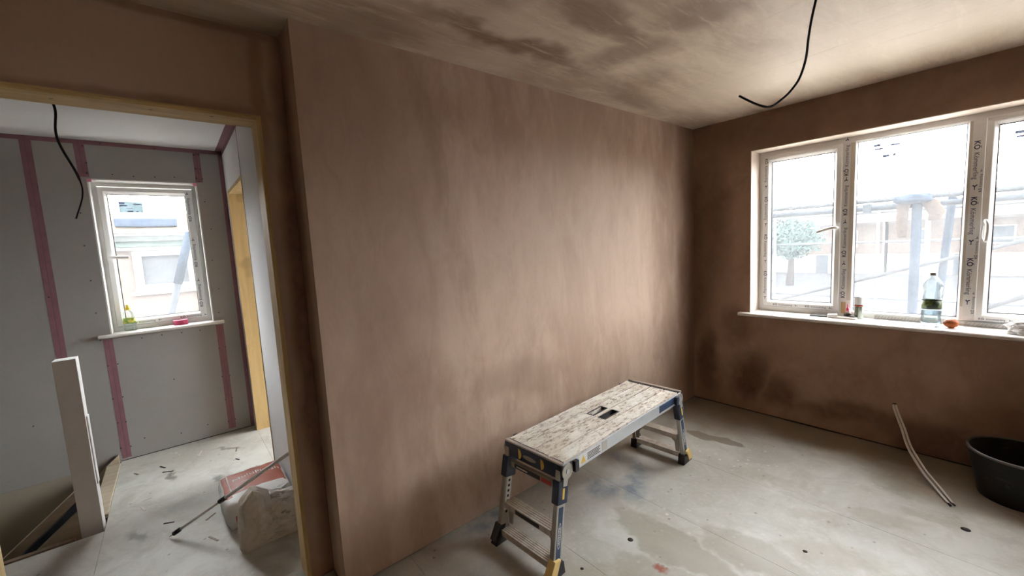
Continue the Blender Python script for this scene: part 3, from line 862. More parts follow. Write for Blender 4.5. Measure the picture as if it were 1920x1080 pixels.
# leg frames
ZT, ZB = BH - .035, .052
YT, YB = BL - .012, BL + .070
for e in (-1, 1):
    for s in (-1, 1):
        xc = s * (BW - .014)
        top = Vector((xc, e * YT, ZT)); bot = Vector((xc + s * .008, e * YB, ZB))
        dv = (bot - top).normalized()
        side = Vector((1, 0, 0))
        fw = dv.cross(side).normalized()
        stile = MB().bar(top, bot, .026, .054, up=fw).obj('leg', ['alu_dull' if s < 0 else 'alu'], bench, .003)
        ctr = (top + bot) / 2
        L = (bot - top).length
        # navy sleeve below the hinge
        a = top + dv * .045; b = top + dv * .150
        hc_ = MB().bar(a, b, .040, .068, up=fw).obj('hinge_sleeve', ['navy'], bench, .005)
        if s > 0:
            MB().obox(a.lerp(b, .55) + Vector((.0205, 0, 0)), dv * .024, fw * .007, (.0012, 0, 0)).obj('latch', ['yellow'], hc_)
        # aluminium hinge plate
        hp = MB()
        pl = [(math.cos(t) * .036, math.sin(t) * .036) for t in [2 * math.pi * k / 18 for k in range(18)]]
        hp.prism(pl, lambda u, v, d: (d, e * (BL - .022) + u, BH - .040 + v), s * (BW + .007), s * (BW + .013))
        hp.prism([(-.012, -.005), (.020, -.005), (.034, -.06), (.006, -.066)], lambda u, v, d: (d, e * (BL - .022 + u), BH - .04 + v), s * (BW + .007), s * (BW + .012))
        ho = hp.obj('hinge_plate', ['alu'], bench)
        rv_ = MB().prism([(u * .3, v * .3) for u, v in pl], lambda u, v, d: (d, e * (BL - .022) + u, BH - .040 + v), s * (BW + .013), s * (BW + .016)).obj('rivet', ['alu_side'], ho)
        # locking lever by the hinge
        lv = MB().obox((s * (BW + .016), e * (BL - .078), BH - .034), (.010, 0, 0), (0, .014, 0), (0, 0, .026)).obj('lock_lever', ['black_plastic' if e < 0 else 'navy'], bench, .004)
        # strip label on the outer face, lock holes on the inner face of the far leg
        if s > 0:
            a = top + dv * .165; b = bot - dv * .030
            ox = Vector((.0131, 0, 0))
            lb = MB().obox((a + b) / 2 + ox, (b - a) / 2, fw * .0155, (.0005, 0, 0)).obj('strip_label', ['navy_label'], stile)
            mid = a.lerp(b, .55) + ox + Vector((.0007, 0, 0))
            ov = MB()
            N = 20
            A1 = [mid + dv * (math.cos(2 * math.pi * k / N) * .058) + fw * (math.sin(2 * math.pi * k / N) * .0115) for k in range(N)]
            A2 = [mid + dv * (math.cos(2 * math.pi * k / N) * .054) + fw * (math.sin(2 * math.pi * k / N) * .0085) for k in range(N)]
            ov.add(A1 + A2, [(k, (k + 1) % N, N + (k + 1) % N, N + k) for k in range(N)])
            put_text(ov, 'WERNER', .020, mid, -dv, fw if (-dv).cross(fw).x > 0 else -fw, .01)
            ov.obj('oval_logo', ['label_white'], stile)
        else:
            MB().obox(ctr + Vector((.0133, 0, 0)) - dv * .02, dv * (L * .30), fw * .016, (.0004, 0, 0)).obj('white_scale_strip', ['label_white'], stile)
            for k in range(8):
                p = top + dv * (.145 + k * .0265) + Vector((.0142, 0, 0))
                MB().obox(p, dv * .0058, fw * .0058, (.0006, 0, 0)).obj('lock_hole', ['gap'], stile)
        # foot
        base = bot + dv * .004
        ft = MB()
        pl = [(-.034, .060), (.018, .060), (.072, .006), (.072, 0), (-.042, 0)]
        ft.prism([(u, v) for u, v in pl], lambda u, v, d: (d, e * (YB - .006 + u), v), s * (BW - .030), s * (BW + .014))
        fo = ft.obj('foot', ['black_plastic'], bench, .003)
        cap = MB()
        pl = [(-.012, .084), (.028, .092), (.070, .020), (.022, .012)]
        cap.prism(pl, lambda u, v, d: (d, e * (YB - .004 + u), v), s * (BW - .020), s * (BW + .020))
        cap.obj('foot_cap', ['yellow_pale' if s > 0 else 'black_plastic'], fo, .003)
        # gusset between the step and the lower bar
        yg = e * (YB - .034)
        g = MB().prism([(0, .19), (.075, .19), (.060, .165), (.030, .14), (.022, .08), (0, .08)], lambda u, v, d: (s * (BW - .026 - u), d, v), yg - .003, yg + .003)
        g.obj('gusset', ['alu_dull'], bench)
    xs = BW - .028
    for (zz, yo, dp, nm) in ((.205, YB - .036, .066, 'step'), (.070, YB - .004, .060, 'lower_step')):
        yc = e * yo
        pr = ribbed(yc - dp / 2, yc + dp / 2, zz, 5, .004)
        st = MB().prism([(yc - dp / 2, zz - .03)] + pr + [(yc + dp / 2, zz - .03)], lambda u, v, d: (d, u, v), -xs, xs)
        so = st.obj(nm, ['step'], bench)
        if nm == 'step':
            MB().box(-.075, yc + (dp / 2 if e > 0 else -dp / 2 - .001), zz - .026, .085, yc + (dp / 2 + .001 if e > 0 else -dp / 2), zz - .005).obj('black_label', ['black_plastic'], so)
    yc = e * (YT + .016)
    cb = MB().box(-xs, yc - .010, .375, xs, yc + .010, .408).obj('crossbar', ['alu_dull'], bench, .002)
    yf = yc + e * .0102
    MB().box(-.12, min(yf, yf + e * .0008), .380, .055, max(yf, yf + e * .0008), .402).obj('black_label', ['print_black'], cb)
    MB().box(.06, min(yf, yf + e * .0008), .380, .125, max(yf, yf + e * .0008), .402).obj('red_label', ['label_red'], cb)
    MB().box(-.105, min(yf + e * .0008, yf + e * .0014), .386, -.03, max(yf + e * .0008, yf + e * .0014), .392).obj('label_bar', ['label_white'], cb)

# ------------------------------------------------------------------ bucket
def bucket_mat():
    t = NT('black_bucket_rubber')
    f = t.ramp(t.noise(7, 5, t.mapped((1, 1, 2.2)), .7, 1.2), .6, .74)
    c = t.mix(t.math('MULTIPLY', f, .5), (.006, .006, .007), (.10, .09, .08))
    return t.bsdf(c, .6, 0, None, .4)
MAT['bucket'] = bucket_mat()
MAT['bucket_rim'] = plain('scuffed_bucket_rim', (.10, .095, .09), .5, var=.5, scale=20)
bk = thing('builders_bucket', 'black plastic builders bucket on the floor by the window wall', 'bucket', (1.895, -.25, 0))
MB().lathe([(.001, .006), (.140, .006), (.146, .02), (.188, .245), (.1885, .252), (.1945, .252), (.197, .245), (.153, .012), (.150, 0), (.001, 0)], 40).obj('tub', ['bucket'], bk)
MB().lathe([(.1945, .242), (.200, .245), (.201, .252), (.198, .257), (.191, .257), (.189, .252), (.1945, .242)], 40).obj('rim', ['bucket_rim'], bk)
for a in (-.5, -.5 + math.pi):
    c, s_ = math.cos(a), math.sin(a)
    MB().obox((c * .202, s_ * .202, .222), (c * .006, s_ * .006, 0), (-s_ * .02, c * .02, 0), (0, 0, .022)).obj('handle_ear', ['bucket'], bk, .002)
hp = [(math.cos(-.5) * .208 * math.cos(t) - math.sin(-.5) * .209 * math.sin(t), math.sin(-.5) * .208 * math.cos(t) + math.cos(-.5) * .209 * math.sin(t), .222 - .10 * math.sin(t)) for t in [math.pi * k / 20 for k in range(21)]]
MB().tube(hp, .003, 6).obj('wire_handle', ['alu_dull'], bk)

# ------------------------------------------------------------------ cables
MAT['black_cable'] = plain('black_cable_sheath', (.012, .012, .016), .4, var=.3)
MAT['copper_end'] = plain('dark_cut_cable_end', (.05, .045, .045), .4, .3)
pa = [(1.355, .01, .300), (1.362, -.035, .292), (1.385, -.08, .250), (1.418, -.15, .200), (1.462, -.25, .128), (1.533, -.36, .058), (1.603, -.46, .018), (1.658, -.56, .006)]
c1 = MB().tube(smooth_path(pa), .0066, 8, flat=.75).obj('cable', ['grey_cable'])
tag(c1, 'grey flat cable from the window wall, left one of the pair at its end', 'cable', 'grey cables hanging from the window wall')
MB().tube([pa[-1], (1.668, -.578, .006)], .004, 8).obj('bare_end', ['copper_end'], c1)
pb = [(1.3685, .01, .303), (1.3755, -.034, .295), (1.3985, -.078, .254), (1.432, -.147, .206), (1.476, -.246, .136), (1.549, -.355, .066), (1.625, -.452, .020), (1.672, -.545, .006)]
c2 = MB().tube(smooth_path(pb), .0058, 8, flat=.75).obj('cable', ['grey_cable'])
tag(c2, 'grey flat cable from the window wall, right one of the pair nearest the bucket', 'cable', 'grey cables hanging from the window wall')
MB().tube([pb[-1], (1.682, -.563, .006)], .004, 8).obj('bare_end', ['copper_end'], c2)
MB().lathe([(.001, 0), (.014, .0), (.012, .001), (.001, .001)], 12).obj('cable_hole', ['gap'], None)
o = bpy.data.objects['cable_hole']
o.parent = bpy.data.objects['wall_far']; o.location = (1.362, 0, .300); o.rotation_euler = (math.pi / 2, 0, 0)
pc = [(1.281, -1.541, 2.405), (1.272, -1.54, 2.385), (1.259, -1.54, 2.321), (1.25, -1.54, 2.255), (1.242, -1.54, 2.176), (1.223, -1.54, 2.111), (1.198, -1.54, 2.075), (1.167, -1.54, 2.048), (1.117, -1.54, 2.025), (1.064, -1.54, 2.049), (0.989, -1.54, 2.107)]
o = MB().tube(smooth_path(pc), .0048, 8).obj('light_cable', ['black_cable'])
tag(o, 'black lighting cable curling down from the plaster ceiling near the window', 'cable')
ph = [(-1.2, -3.960, 2.405), (-1.2, -3.957, 2.313), (-1.2, -3.952, 2.254), (-1.2, -3.962, 2.164), (-1.2, -3.953, 2.089), (-1.2, -3.910, 1.951), (-1.2, -3.904, 1.859), (-1.2, -3.940, 1.739)]
o = MB().tube(smooth_path(ph), .0052, 8, rad=[.0052] * 42 + [.0034] * 15).obj('light_cable', ['black_cable'])
tag(o, 'dark cable hanging from the white landing ceiling in front of the small window', 'cable')

# ------------------------------------------------------------------ things on the room's window sill
SZ = .8402
ph_ = thing('mobile_phone', 'dark mobile phone lying on the window sill', 'phone', (.925, .10, SZ), .12)
MB().box(-.07, -.034, 0, .07, .034, .009).obj('body', ['black_plastic'], ph_, .003)
MAT['screen'] = plain('grey_phone_glass', (.16, .16, .17), .12, var=.05)
MB().box(-.064, -.030, .009, .064, .030, .0096).obj('screen', ['screen'], ph_)
sf = thing('sanding_float', 'pale flat sanding pad with white block on the sill beside the phone', 'tool', (1.05, .075, SZ), -.05)
MAT['pad'] = plain('beige_pad', (.55, .52, .47), .7)
MB().box(-.05, -.026, 0, .085, .026, .011).obj('pad', ['pad'], sf, .002)
MB().obox((-.055, 0, .016), (.028, .006, .002), (-.006, .026, 0), (0, .002, .010)).obj('block', ['primer'], sf, .004)
gb = thing('glue_bottle', 'small dark glue bottle with a pink nozzle on the sill by the mullion', 'bottle', (1.072, .135, SZ))
MAT['pink_nozzle'] = plain('magenta_nozzle', (.62, .04, .14), .4)
MAT['glue_dark'] = plain('dark_olive_glue_label', (.06, .055, .04), .5, var=.5, scale=40)
MAT['glue_pink'] = plain('pale_pink_cap', (.70, .45, .47), .4)
MB().lathe([(.001, 0), (.020, 0), (.022, .004), (.022, .026), (.017, .034), (.012, .036)], 18).obj('body', ['glue_dark'], gb)
MB().lathe([(.013, .034), (.013, .048), (.010, .050), (.001, .050)], 16).obj('collar', ['glue_pink'], gb)
MB().lathe([(.010, .050), (.009, .064), (.004, .072), (.0025, .098), (.001, .099)], 14).obj('nozzle', ['pink_nozzle'], gb)
mw = thing('tape_measure', 'small dark tool lying against the glue bottle on the sill', 'tool', (1.105, .095, SZ))
MB().lathe([(.001, 0), (.016, 0), (.018, .004), (.018, .016), (.015, .020), (.001, .020)], 14).obj('case', ['glue_dark'], mw)
sc_ = thing('spray_can', 'silver green aerosol can with a white cap on the window sill', 'spray can', (1.135, .135, SZ))
def can_mat():
    t = NT('silver_green_can_print')
    f = t.ramp(t.noise(30, 3, t.mapped((1, 1, .35))), .45, .6)
    c = t.mix(f, (.16, .20, .15), (.46, .50, .45))
    return t.bsdf(c, .35, .4)
MAT['can'] = can_mat()
MB().lathe([(.001, 0), (.024, 0), (.0255, .004), (.0255, .098), (.022, .104), (.001, .105)], 24).obj('body', ['can'], sc_)
MB().lathe([(.0257, .088), (.0260, .088), (.0260, .098), (.0257, .098)], 24).obj('red_band', ['label_red'], sc_)
MB().lathe([(.0265, .100), (.0265, .150), (.024, .156), (.001, .157)], 24).obj('cap', ['primer'], sc_)

wbt = thing('water_bottle', 'large clear water bottle with dark green label on the sill', 'bottle', (1.502, .062, SZ))
bp = [(.001, .010), (.018, .006), (.030, .001), (.042, .004), (.047, .014), (.0475, .04), (.0455, .058), (.0475, .066), (.0475, .105), (.046, .112), (.046, .168), (.0475, .174), (.0475, .205), (.041, .216), (.041, .224), (.0475, .238), (.0475, .262), (.043, .278), (.030, .298), (.016, .310), (.0125, .316), (.0125, .330)]
MB().lathe(bp, 28).obj('bottle_body', ['clear'], wbt)
MB().lathe([(.001, .013), (.044, .016), (.0445, .04), (.0440, .058), (.0445, .100), (.0445, .104), (.001, .104)], 28).obj('water', ['water'], wbt)
def label_mat():
    t = NT('green_label_print')
    f = t.ramp(t.noise(26, 2, t.mapped((1, 1, .8), (2, 1, 5))), .48, .54)
    c = t.mix(f, (.015, .030, .010), (.10, .16, .03))
    f2 = t.ramp(t.noise(18, 1, t.mapped((1, 1, 1), (7, 3, 1))), .62, .66)
    c = t.mix(f2, c, (.22, .26, .12))
    return t.bsdf(c, .4)
MAT['green_label'] = label_mat()
MB().lathe([(.0470, .114), (.0474, .114), (.0474, .167), (.0470, .167)], 28).obj('label', ['green_label'], wbt)
MAT['grey_cap'] = plain('grey_bottle_cap', (.20, .19, .18), .4)
MB().lathe([(.0145, .324), (.0150, .338), (.013, .341), (.001, .341)], 18).obj('cap', ['grey_cap'], wbt)

MAT['orange'] = plain('orange_peel', (.40, .085, .012), .55, var=.2, scale=30, bump=.3)
og = MB().lathe([(.001, 0)] + [(.034 * math.sin(math.pi * k / 14), .029 - .029 * math.cos(math.pi * k / 14)) for k in range(1, 14)] + [(.001, .058)], 24)
og = og.obj('orange', ['orange'])
og.location = (1.592, .055, SZ)
tag(og, 'single orange on the window sill beside the water bottle', 'orange')
MB().lathe([(.001, .0575), (.004, .0578), (.003, .0595), (.001, .060)], 8).obj('stem_end', ['stair_dark'], og)

def crumple(n, rad, seed, amp, squash, cut=0.0):
    bm = bmesh.new()
    bmesh.ops.create_icosphere(bm, subdivisions=n, radius=1)
    for v in bm.verts:
        d = v.co.normalized()
        k = 1 + amp * noise.fractal(d * 1.7 + Vector((seed, 0, 0)), 1, 2, 4) + amp * .6 * abs(noise.noise(d * 4 + Vector((0, seed, 0))))
        v.co = Vector((d.x * rad[0] * k, d.y * rad[1] * k, d.z * rad[2] * k))
    zmin = -rad[2] * squash
    for v in bm.verts:
        if v.co.z < zmin: v.co.z = zmin
        v.co.z -= zmin
    return bm
def bm_obj(bm, name, mats, parent=None, smooth=False):
    me = bpy.data.meshes.new(name); bm.to_mesh(me); bm.free()
    for p in me.polygons: p.use_smooth = smooth
    return link(name, me, mats, parent)
MAT['white_plastic_bag'] = plain('thin_white_plastic', (.78, .79, .80), .35, var=.06)
pb_ = bm_obj(crumple(4, (.075, .05, .045), 3.3, .35, .6), 'plastic_bag', ['white_plastic_bag'])
pb_.location = (1.885, .045, SZ)
tag(pb_, 'crumpled white plastic bag at the right end of the window sill', 'bag')

# perforated plaster beads lying along the frame
MAT['galv'] = plain('galvanised_bead', (.50, .50, .49), .5, .4, var=.2, scale=40)
def bead(x0, x1, y, lab):
    r = thing('plaster_bead', lab, 'plaster bead', ((x0 + x1) / 2, y, SZ), 0, 'perforated beads on the window sill')
    L = (x1 - x0) / 2
    b = MB().box(-L, -.006, 0, L, .006, .004).box(-L, .0045, .004, L, .006, .030).obj('strip', ['galv'], r)
    n = int((x1 - x0) / .016)
    mb = MB()
    for i in range(n):
        a = -L + (i + .5) * (x1 - x0) / n
        mb.obox((a, .0038, .017), (.0055, 0, .008), (0, .0008, 0), (-.0015, 0, .0022))
    mb.obj('mesh_wings', ['alu_dull'], r)
    return r
bead(1.215, 1.465, .155, 'perforated metal plaster bead on the sill between spray can and water bottle')
bead(1.64, 1.84, .155, 'perforated metal plaster bead on the sill right of the orange')

# ------------------------------------------------------------------ things on the landing sill
HS = .9852
sb = thing('soap_bottle', 'clear washing-up bottle with yellow cap on the landing window sill', 'bottle', (-2.545, -3.892, HS), .9)
sb.scale = (1.1, 1.1, 1.08)
MB().lathe([(.001, 0), (.034, 0), (.040, .006), (.041, .06), (.037, .085), (.038, .11), (.030, .135), (.016, .150), (.014, .158)], 22, squash=.62).obj('bottle_body', ['milky'], sb)
def soap_label():
    t = NT('lime_soap_label')
    f = t.ramp(t.noise(34, 2), .45, .55)
    return t.bsdf(t.mix(f, (.20, .38, .06), (.70, .66, .12)), .4)
MAT['soap_label'] = soap_label()
MB().lathe([(.0405, .055), (.0410, .055), (.0385, .090), (.0380, .090)], 22, squash=.64).obj('label', ['soap_label'], sb)
MAT['yellow_cap'] = plain('lemon_cap', (.80, .60, .05), .4)
MB().lathe([(.016, .150), (.016, .165), (.009, .170), (.008, .188), (.001, .190)], 16).obj('cap', ['yellow_cap'], sb)
MAT['magenta'] = plain('magenta_tape_roll', (.42, .03, .10), .6, var=.15, scale=40)
tr = thing('tape_roll', 'roll of dark pink tape lying on the landing window sill', 'tape', (-2.530, -3.585, HS))
MB().lathe([(.026, 0), (.047, 0), (.048, .002), (.048, .036), (.047, .038), (.026, .038), (.026, 0)], 32).obj('roll', ['magenta'], tr)
MB().lathe([(.0235, .001), (.0258, .001), (.0258, .037), (.0235, .037), (.0235, .001)], 32).obj('core', ['pad'], tr)

# ------------------------------------------------------------------ newel post, stairs
nw = thing('newel_post', 'white primed square newel post at the top of the stairs', 'newel post', (-1.488, -4.102, 0))
MB().box(-.045, -.045, -.25, .045, .045, .998).obj('post', ['primer'], nw, .002)
MB().box(-.030, .045, .26, .022, .051, .66).obj('planted_strip', ['primer'], nw, .002)

st = thing('staircase', 'timber staircase going down from the landing behind the newel post', 'staircase', (0, 0, 0))
sy0 = -4.055
slope = .86
def string(x0, x1, ztop, deep, ya=-4.06, L=2.05, mat='stair_wood'):
    ye = ya - L
    pl = [(ya, ztop), (ye, ztop - L * slope), (ye, ztop - L * slope - deep), (ya, ztop - deep)]
    return MB().prism(pl, lambda u, v, d: (d, u, v), x0, x1)
string(HX + .0005, HX + .034, .062, .26).obj('wall_string', ['stair_wood'], st)
string(-1.525, -1.488, .125, .30, -4.1485, 1.85).obj('outer_string', ['stair_wood'], st)
string(-1.570, -1.527, .165, .34, -4.1485, 1.85).obj('string_packer', ['navy'], st)
string(-1.605, -1.572, .225, .40, -4.1485, 1.85).obj('string_capping', ['stair_wood'], st)
for i in range(8):
    z = -.20 - i * .19; y1 = sy0 - .01 - i * .235
    MB().box(HX + .034, y1 - .255, z - .022, -1.606, y1, z).obj('tread', ['stair_dark'], st)
    MB().box(HX + .034, y1 - .012, z, -1.606, y1, z + .168).obj('riser', ['stair_dark'], st)
MB().box(HX + .036, sy0 - .075, -.022, -1.61, sy0 + .003, .004).obj('nosing', ['stair_wood'], st, .004)
# offcuts by the stair edge
oc = MB().bar((-1.435, -4.50, -.03), (-1.435, -4.17, -.03), .03, .06).obj('timber_offcut', ['stair_dark'])
oc.location = (0, 0, 0)
tag(oc, 'dark timber batten along the stair edge left of the newel post', 'timber')

# ------------------------------------------------------------------ plaster sacks and pole
def sack(w, d, h, seed, cuts=16, puff=.02, amp=.010):
    bm = bmesh.new()
    bmesh.ops.create_cube(bm, size=2)
    bmesh.ops.subdivide_edges(bm, edges=bm.edges[:], cuts=cuts, use_grid_fill=True)
    for v in bm.verts:
        x, y, z = v.co
        k = (1 - x * x) * (1 - y * y)
        q = Vector((x, y, z))
        # round off edges and corners a little
        p = 15.0
        r = (abs(x) ** p + abs(y) ** p + abs(z) ** p) ** (1 / p)
        q = q * (1 / r)
        q = Vector((q.x * w / 2, q.y * d / 2, (q.z + 1) / 2 * h))
        if z > 0: q.z += puff * k * z
        q.x += .5 * puff * (1 - y * y) * (1 - z * z) * x
        q.y += .5 * puff * (1 - x * x) * (1 - z * z) * y
        nn = noise.fractal(Vector((x * 1.3, y * 1.3, z * 1.3)) + Vector((seed, seed * 2, 0)), 1, 2, 3)
        n2 = abs(noise.noise(Vector((x * 3 + seed, y * 3, z * 3))))
        q += Vector((x, y, z)).normalized() * (nn * amp - n2 * amp * .8)
        if z <= -.99 or q.z < 0: q.z = max(0, min(q.z, 0))
        v.co = q
    return bm
MAT['sack_red'] = plain('brick_red_print', (.34, .085, .045), .55, var=.15, scale=18)
MAT['sack_white'] = plain('white_paper_sack', (.70, .69, .68), .6, var=.06, scale=9)
rs = thing('plaster_sack', 'red and white sack of finishing plaster lying on the landing', 'sack', (-1.065, -3.352, 0), .02)
bm = sack(.40, .325, .155, 2.0)
bm.normal_update()
bvh = BVHTree.FromBMesh(bm)
for f in bm.faces:
    c = f.calc_center_median()
    red = f.normal.z > .5 and -.150 < c.y < .152 and -.172 < c.x < .115
    red = red or (c.x > .15 and f.normal.x > .6 and .02 < c.z < .085 and -.125 < c.y < -.06)
    f.material_index = 0 if red else 1
bag = bm_obj(bm, 'sack_body', ['sack_red', 'sack_white'], rs, True)
def drape(mb, name, mat, parent):
    vs = []
    for x, y, z in mb.v:
        hit = bvh.ray_cast(Vector((x, y, 1)), Vector((0, 0, -1)))[0]
        vs.append((x, y, (hit.z if hit else .15) + .0012))
    mb.v = vs
    return mb.obj(name, [mat], parent)
mb = MB(); put_text(mb, 'MultiFinish', .058, (-.055, .022, 0), (0, 1, 0), (-1, 0, 0), .0)
drape(mb, 'lettering', 'sack_white', bag)
mb = MB()
def strip_line(a, b, w=.004, n=14):
    a, b = Vector((*a, 0)), Vector((*b, 0)); d = (b - a).normalized(); s = Vector((-d.y, d.x, 0)) * w / 2
    pts = [a.lerp(b, i / n) for i in range(n + 1)]
    mb.add([p - s for p in pts] + [p + s for p in pts], [(i, i + 1, n + 2 + i, n + 1 + i) for i in range(n)])
strip_line((-.165, -.122), (.085, -.122), .005); strip_line((.085, -.122), (.085, -.06), .005); strip_line((.045, -.095), (.045, -.02), .004); strip_line((.012, -.10), (.012, .02), .003)
drape(mb, 'print_border', 'sack_white', bag)
def sack2_mat():
    t = NT('dusty_plaster_sack_paper')
    a = t.noise(9, 5, None, .65, .8)
    b = t.ramp(t.noise(22, 4, t.mapped((1, 1, 2.4)), .7), .56, .66)
    c = t.mix(t.ramp(a, .35, .65), (.58, .535, .47), (.72, .69, .63))
    c = t.mix(t.math('MULTIPLY', t.math('MULTIPLY', b, t.patch((1, 2), [(.04, .10, .10, .09, 0, 1)], .06, 8)), .7), c, (.20, .18, .17))
    w = t.patch((1, 2), [(.06, .25, .11, .055, .3, 1)], .08, 12)
    c = t.mix(w, c, (.68, .68, .69))
    return t.bsdf(c, .65, 0, t.bump(a, .5, .01), .3)
MAT['sack_dusty'] = sack2_mat()
ds = thing('open_sack', 'dusty cream paper sack, open and crumpled, in front of the red sack', 'sack', (-.690, -3.338, 0), .03)
bm = sack(.165, .285, .225, 5.0, 18, .012, .012)
for v in bm.verts:
    u = max(0, v.co.z) / .225
    y = v.co.y
    v.co.z += u ** 2 * (.066 * max(0, 1 - abs(y + .078) / .085) ** .7 - .012 - .03 * max(0, y / .15))
    v.co.x *= 1 - .45 * u ** 3
    v.co.x += .016 * u * noise.noise(Vector((y * 22, v.co.z * 14, 1.0)))
    v.co.y += .020 * u * (1 if y < 0 else -.3)
bm_obj(bm, 'sack_body', ['sack_dusty'], ds, False)
bm = crumple(4, (.055, .085, .040), 9.4, .5, .8)
o = bm_obj(bm, 'torn_lining', ['sack_white'], ds, False); o.location = (.0, .055, .165)

MAT['pole_grey'] = plain('dull_grey_tube', (.66, .63, .59), .4, .0, var=.12)
pe = thing('extension_pole', 'thin metal extension pole with black collars resting across the red sack', 'pole')
A_ = Vector((-1.052, -3.764, .008)); B_ = Vector((-.667, -3.196, .429)); 
D_ = (B_ - A_)
MB().tube([A_ + D_ * .05, A_ + D_ * .42], .0070, 10).obj('inner_tube', ['pole_grey'], pe)
MB().tube([A_ + D_ * .42, B_], .0095, 10).obj('outer_tube', ['pole_grey'], pe)
MB().tube([A_ + D_ * .405, A_ + D_ * .455], .0125, 12).obj('collar', ['black_plastic'], pe)
MB().tube([A_ + D_ * .035, A_ + D_ * .085], .0115, 12).obj('collar', ['black_plastic'], pe)
MB().tube([A_, A_ + D_ * .036], .003, 8, rad=[.002, .006]).obj('tip', ['alu'], pe)

# ------------------------------------------------------------------ outside
MAT['ground'] = plain('dark_site_ground', (.0150, .0155, .0165), .9, var=.2, scale=.6, matte=True)
g = MB().box(-70, -60, -2.95, 90, 110, -2.75)
MAT['apron_bounce'] = plain('pale_bounce_ground', (.42, .40, .37), .9, var=.2, scale=3, matte=True)
MB().box(-7.5, -8, -2.76, 9, 12, -2.72).obj('bounce_apron', ['apron_bounce'])  # unseen strip added to bounce sky light up to the ceiling
ap = struct(bpy.data.objects['bounce_apron'], 'pale ground strip around the house, added out of view to bounce light')
shell('ground', g, ['ground'], 'trampled ground of the building site')
MAT['scaf'] = plain('galvanised_scaffold_tube', (0.0152, 0.0192, 0.0234), .5, .1, var=.15, matte=True)
MAT['scaf_blue'] = plain('blue_painted_scaffold_tube', (0.0110, 0.0159, 0.0226), .5, 0, var=.1, matte=True)
MAT['scaf_pale'] = plain('pale_scaffold_tube', (0.0234, 0.0261, 0.0289), .5, 0, var=.1, matte=True)
MAT['scaf_board'] = wood_mat('pale_bounce_scaffold_board', (.36, .33, .29), (.46, .43, .39), 0)  # unseen boards coloured pale to bounce light onto the ceiling
sca = thing('scaffold', 'blue grey tube scaffold outside the three-light window', 'scaffold')
def tb(name, p, q, r, mat, par=sca, n=10):
    return MB().tube([p, q], r, n).obj(name, [mat], par)
for x in (-1.2, 1.262, 3.6):
    tb('standard', (x, 1.5, -2.75), (x, 1.5, 1.72 if x == 1.262 else 2.2), .034, 'scaf_blue')
for x in (-1.2, 3.6):
    tb('standard', (x, .62, -2.75), (x, .62, -.1), .026, 'scaf')
tb('ledger', (-3, 1.545, 1.655), (5, 1.545, 1.655), .026, 'scaf')
tb('guard_rail', (-3, 1.60, 1.725), (5, 1.60, 1.725), .024, 'scaf_pale')
tb('ledger', (-3, 1.55, -.19), (5, 1.55, -.19), .025, 'scaf')
tb('ledger', (-3, .62, -.19), (5, .62, -.19), .025, 'scaf')
for x in (-1.2, 1.262, 3.6):
    tb('transom', (x + .06, .35, -.14), (x + .06, 1.75, -.14), .025, 'scaf')
tb('brace', (1.465, 1.66, 1.75), (1.30, 1.66, -1.2), .028, 'scaf_blue')
tb('brace', (.10, 1.62, .70), (1.9, 1.62, 1.32), .016, 'scaf_pale')
tb('brace', (1.45, 1.75, .60), (2.6, 1.75, 1.25), .020, 'scaf_pale')
for k in range(4):
    MB().box(-3, .42 + k * .235, -.115, 5, .42 + k * .235 + .225, -.077).obj('scaffold_board', ['scaf_board'], sca, .003)
for x, z in ((.92, 1.655), (1.262, 1.655), (.74, 1.70), (1.62, 1.655)):
    MB().obox((x, 1.52, z), (.028, 0, 0), (0, .035, 0), (0, 0, .042)).obj('coupler', ['scaf'], sca, .006)
MB().lathe([(.001, 0), (.012, 0), (.014, .02), (.008, .03), (.001, .032)], 10, (1.45, 1.60, 1.75)).obj('coupler_bolt', ['black_plastic'], sca)
# another bay of scaffold farther away
sc2 = thing('scaffold', 'pale distant scaffold with thin tubes behind the blue standard', 'scaffold')
for x, y in ((1.16, 3.4), (.30, 6.0), (-1.3, 6.0), (2.2, 6.0)):
    tb('standard', (x, y, -2.75), (x, y, 1.75 if y < 4 else 1.8), .026, 'scaf_pale', sc2)
for z in (.2, 1.2, 1.72):
    tb('ledger', (-5, 6.05, z), (8, 6.05, z), .022, 'scaf_pale', sc2)
tb('transom', (1.16, 3.4, 1.7), (1.16, 6.05, 1.7), .024, 'scaf_pale', sc2)

# insulation draped over the rail with a blue sheet on top
def fluff_mat():
    t = NT('buff_insulation_wool')
    a = t.noise(14, 5, None, .7)
    return t.bsdf(t.mix(a, (0.0234, 0.0170, 0.0126), (0.0372, 0.0297, 0.0242)), 1.0, 0, t.bump(a, .6, .02), 0.0)
MAT['wool'] = fluff_mat()
MAT['blue_sheet'] = plain('blue_polythene', (0.0110, 0.0165, 0.0261), .4, 0, var=.25, scale=12, matte=True)
ins = thing('insulation_batt', 'buff insulation wool draped over the scaffold rail under a blue sheet', 'insulation', (1.27, 1.56, 0))
def flap(pts, w, th, seed):
    P = smooth_path(pts, 6)
    vs, fs = [], []
    n = 12
    for i, p in enumerate(P):
        t = i / (len(P) - 1)
        ww = w * (1 - .35 * t ** 3) * (1 + .12 * noise.noise(Vector((t * 5, seed, 0))))
        for k in range(n):
            a = 2 * math.pi * k / n
            jit = 1 + .22 * noise.noise(Vector((t * 7, k * .9, seed)))
            vs.append((p[0] + math.cos(a) * ww / 2 * jit, p[1] + math.sin(a) * th / 2 * jit, p[2]))
    for i in range(len(P) - 1):
        for k in range(n):
            a = i * n + k; b = i * n + (k + 1) % n
            fs.append((a, b, b + n, a + n))
    fs.append(tuple(range(n))); fs.append(tuple(range((len(P) - 1) * n, len(P) * n))[::-1])
    return MB().add(vs, fs, 0, True)
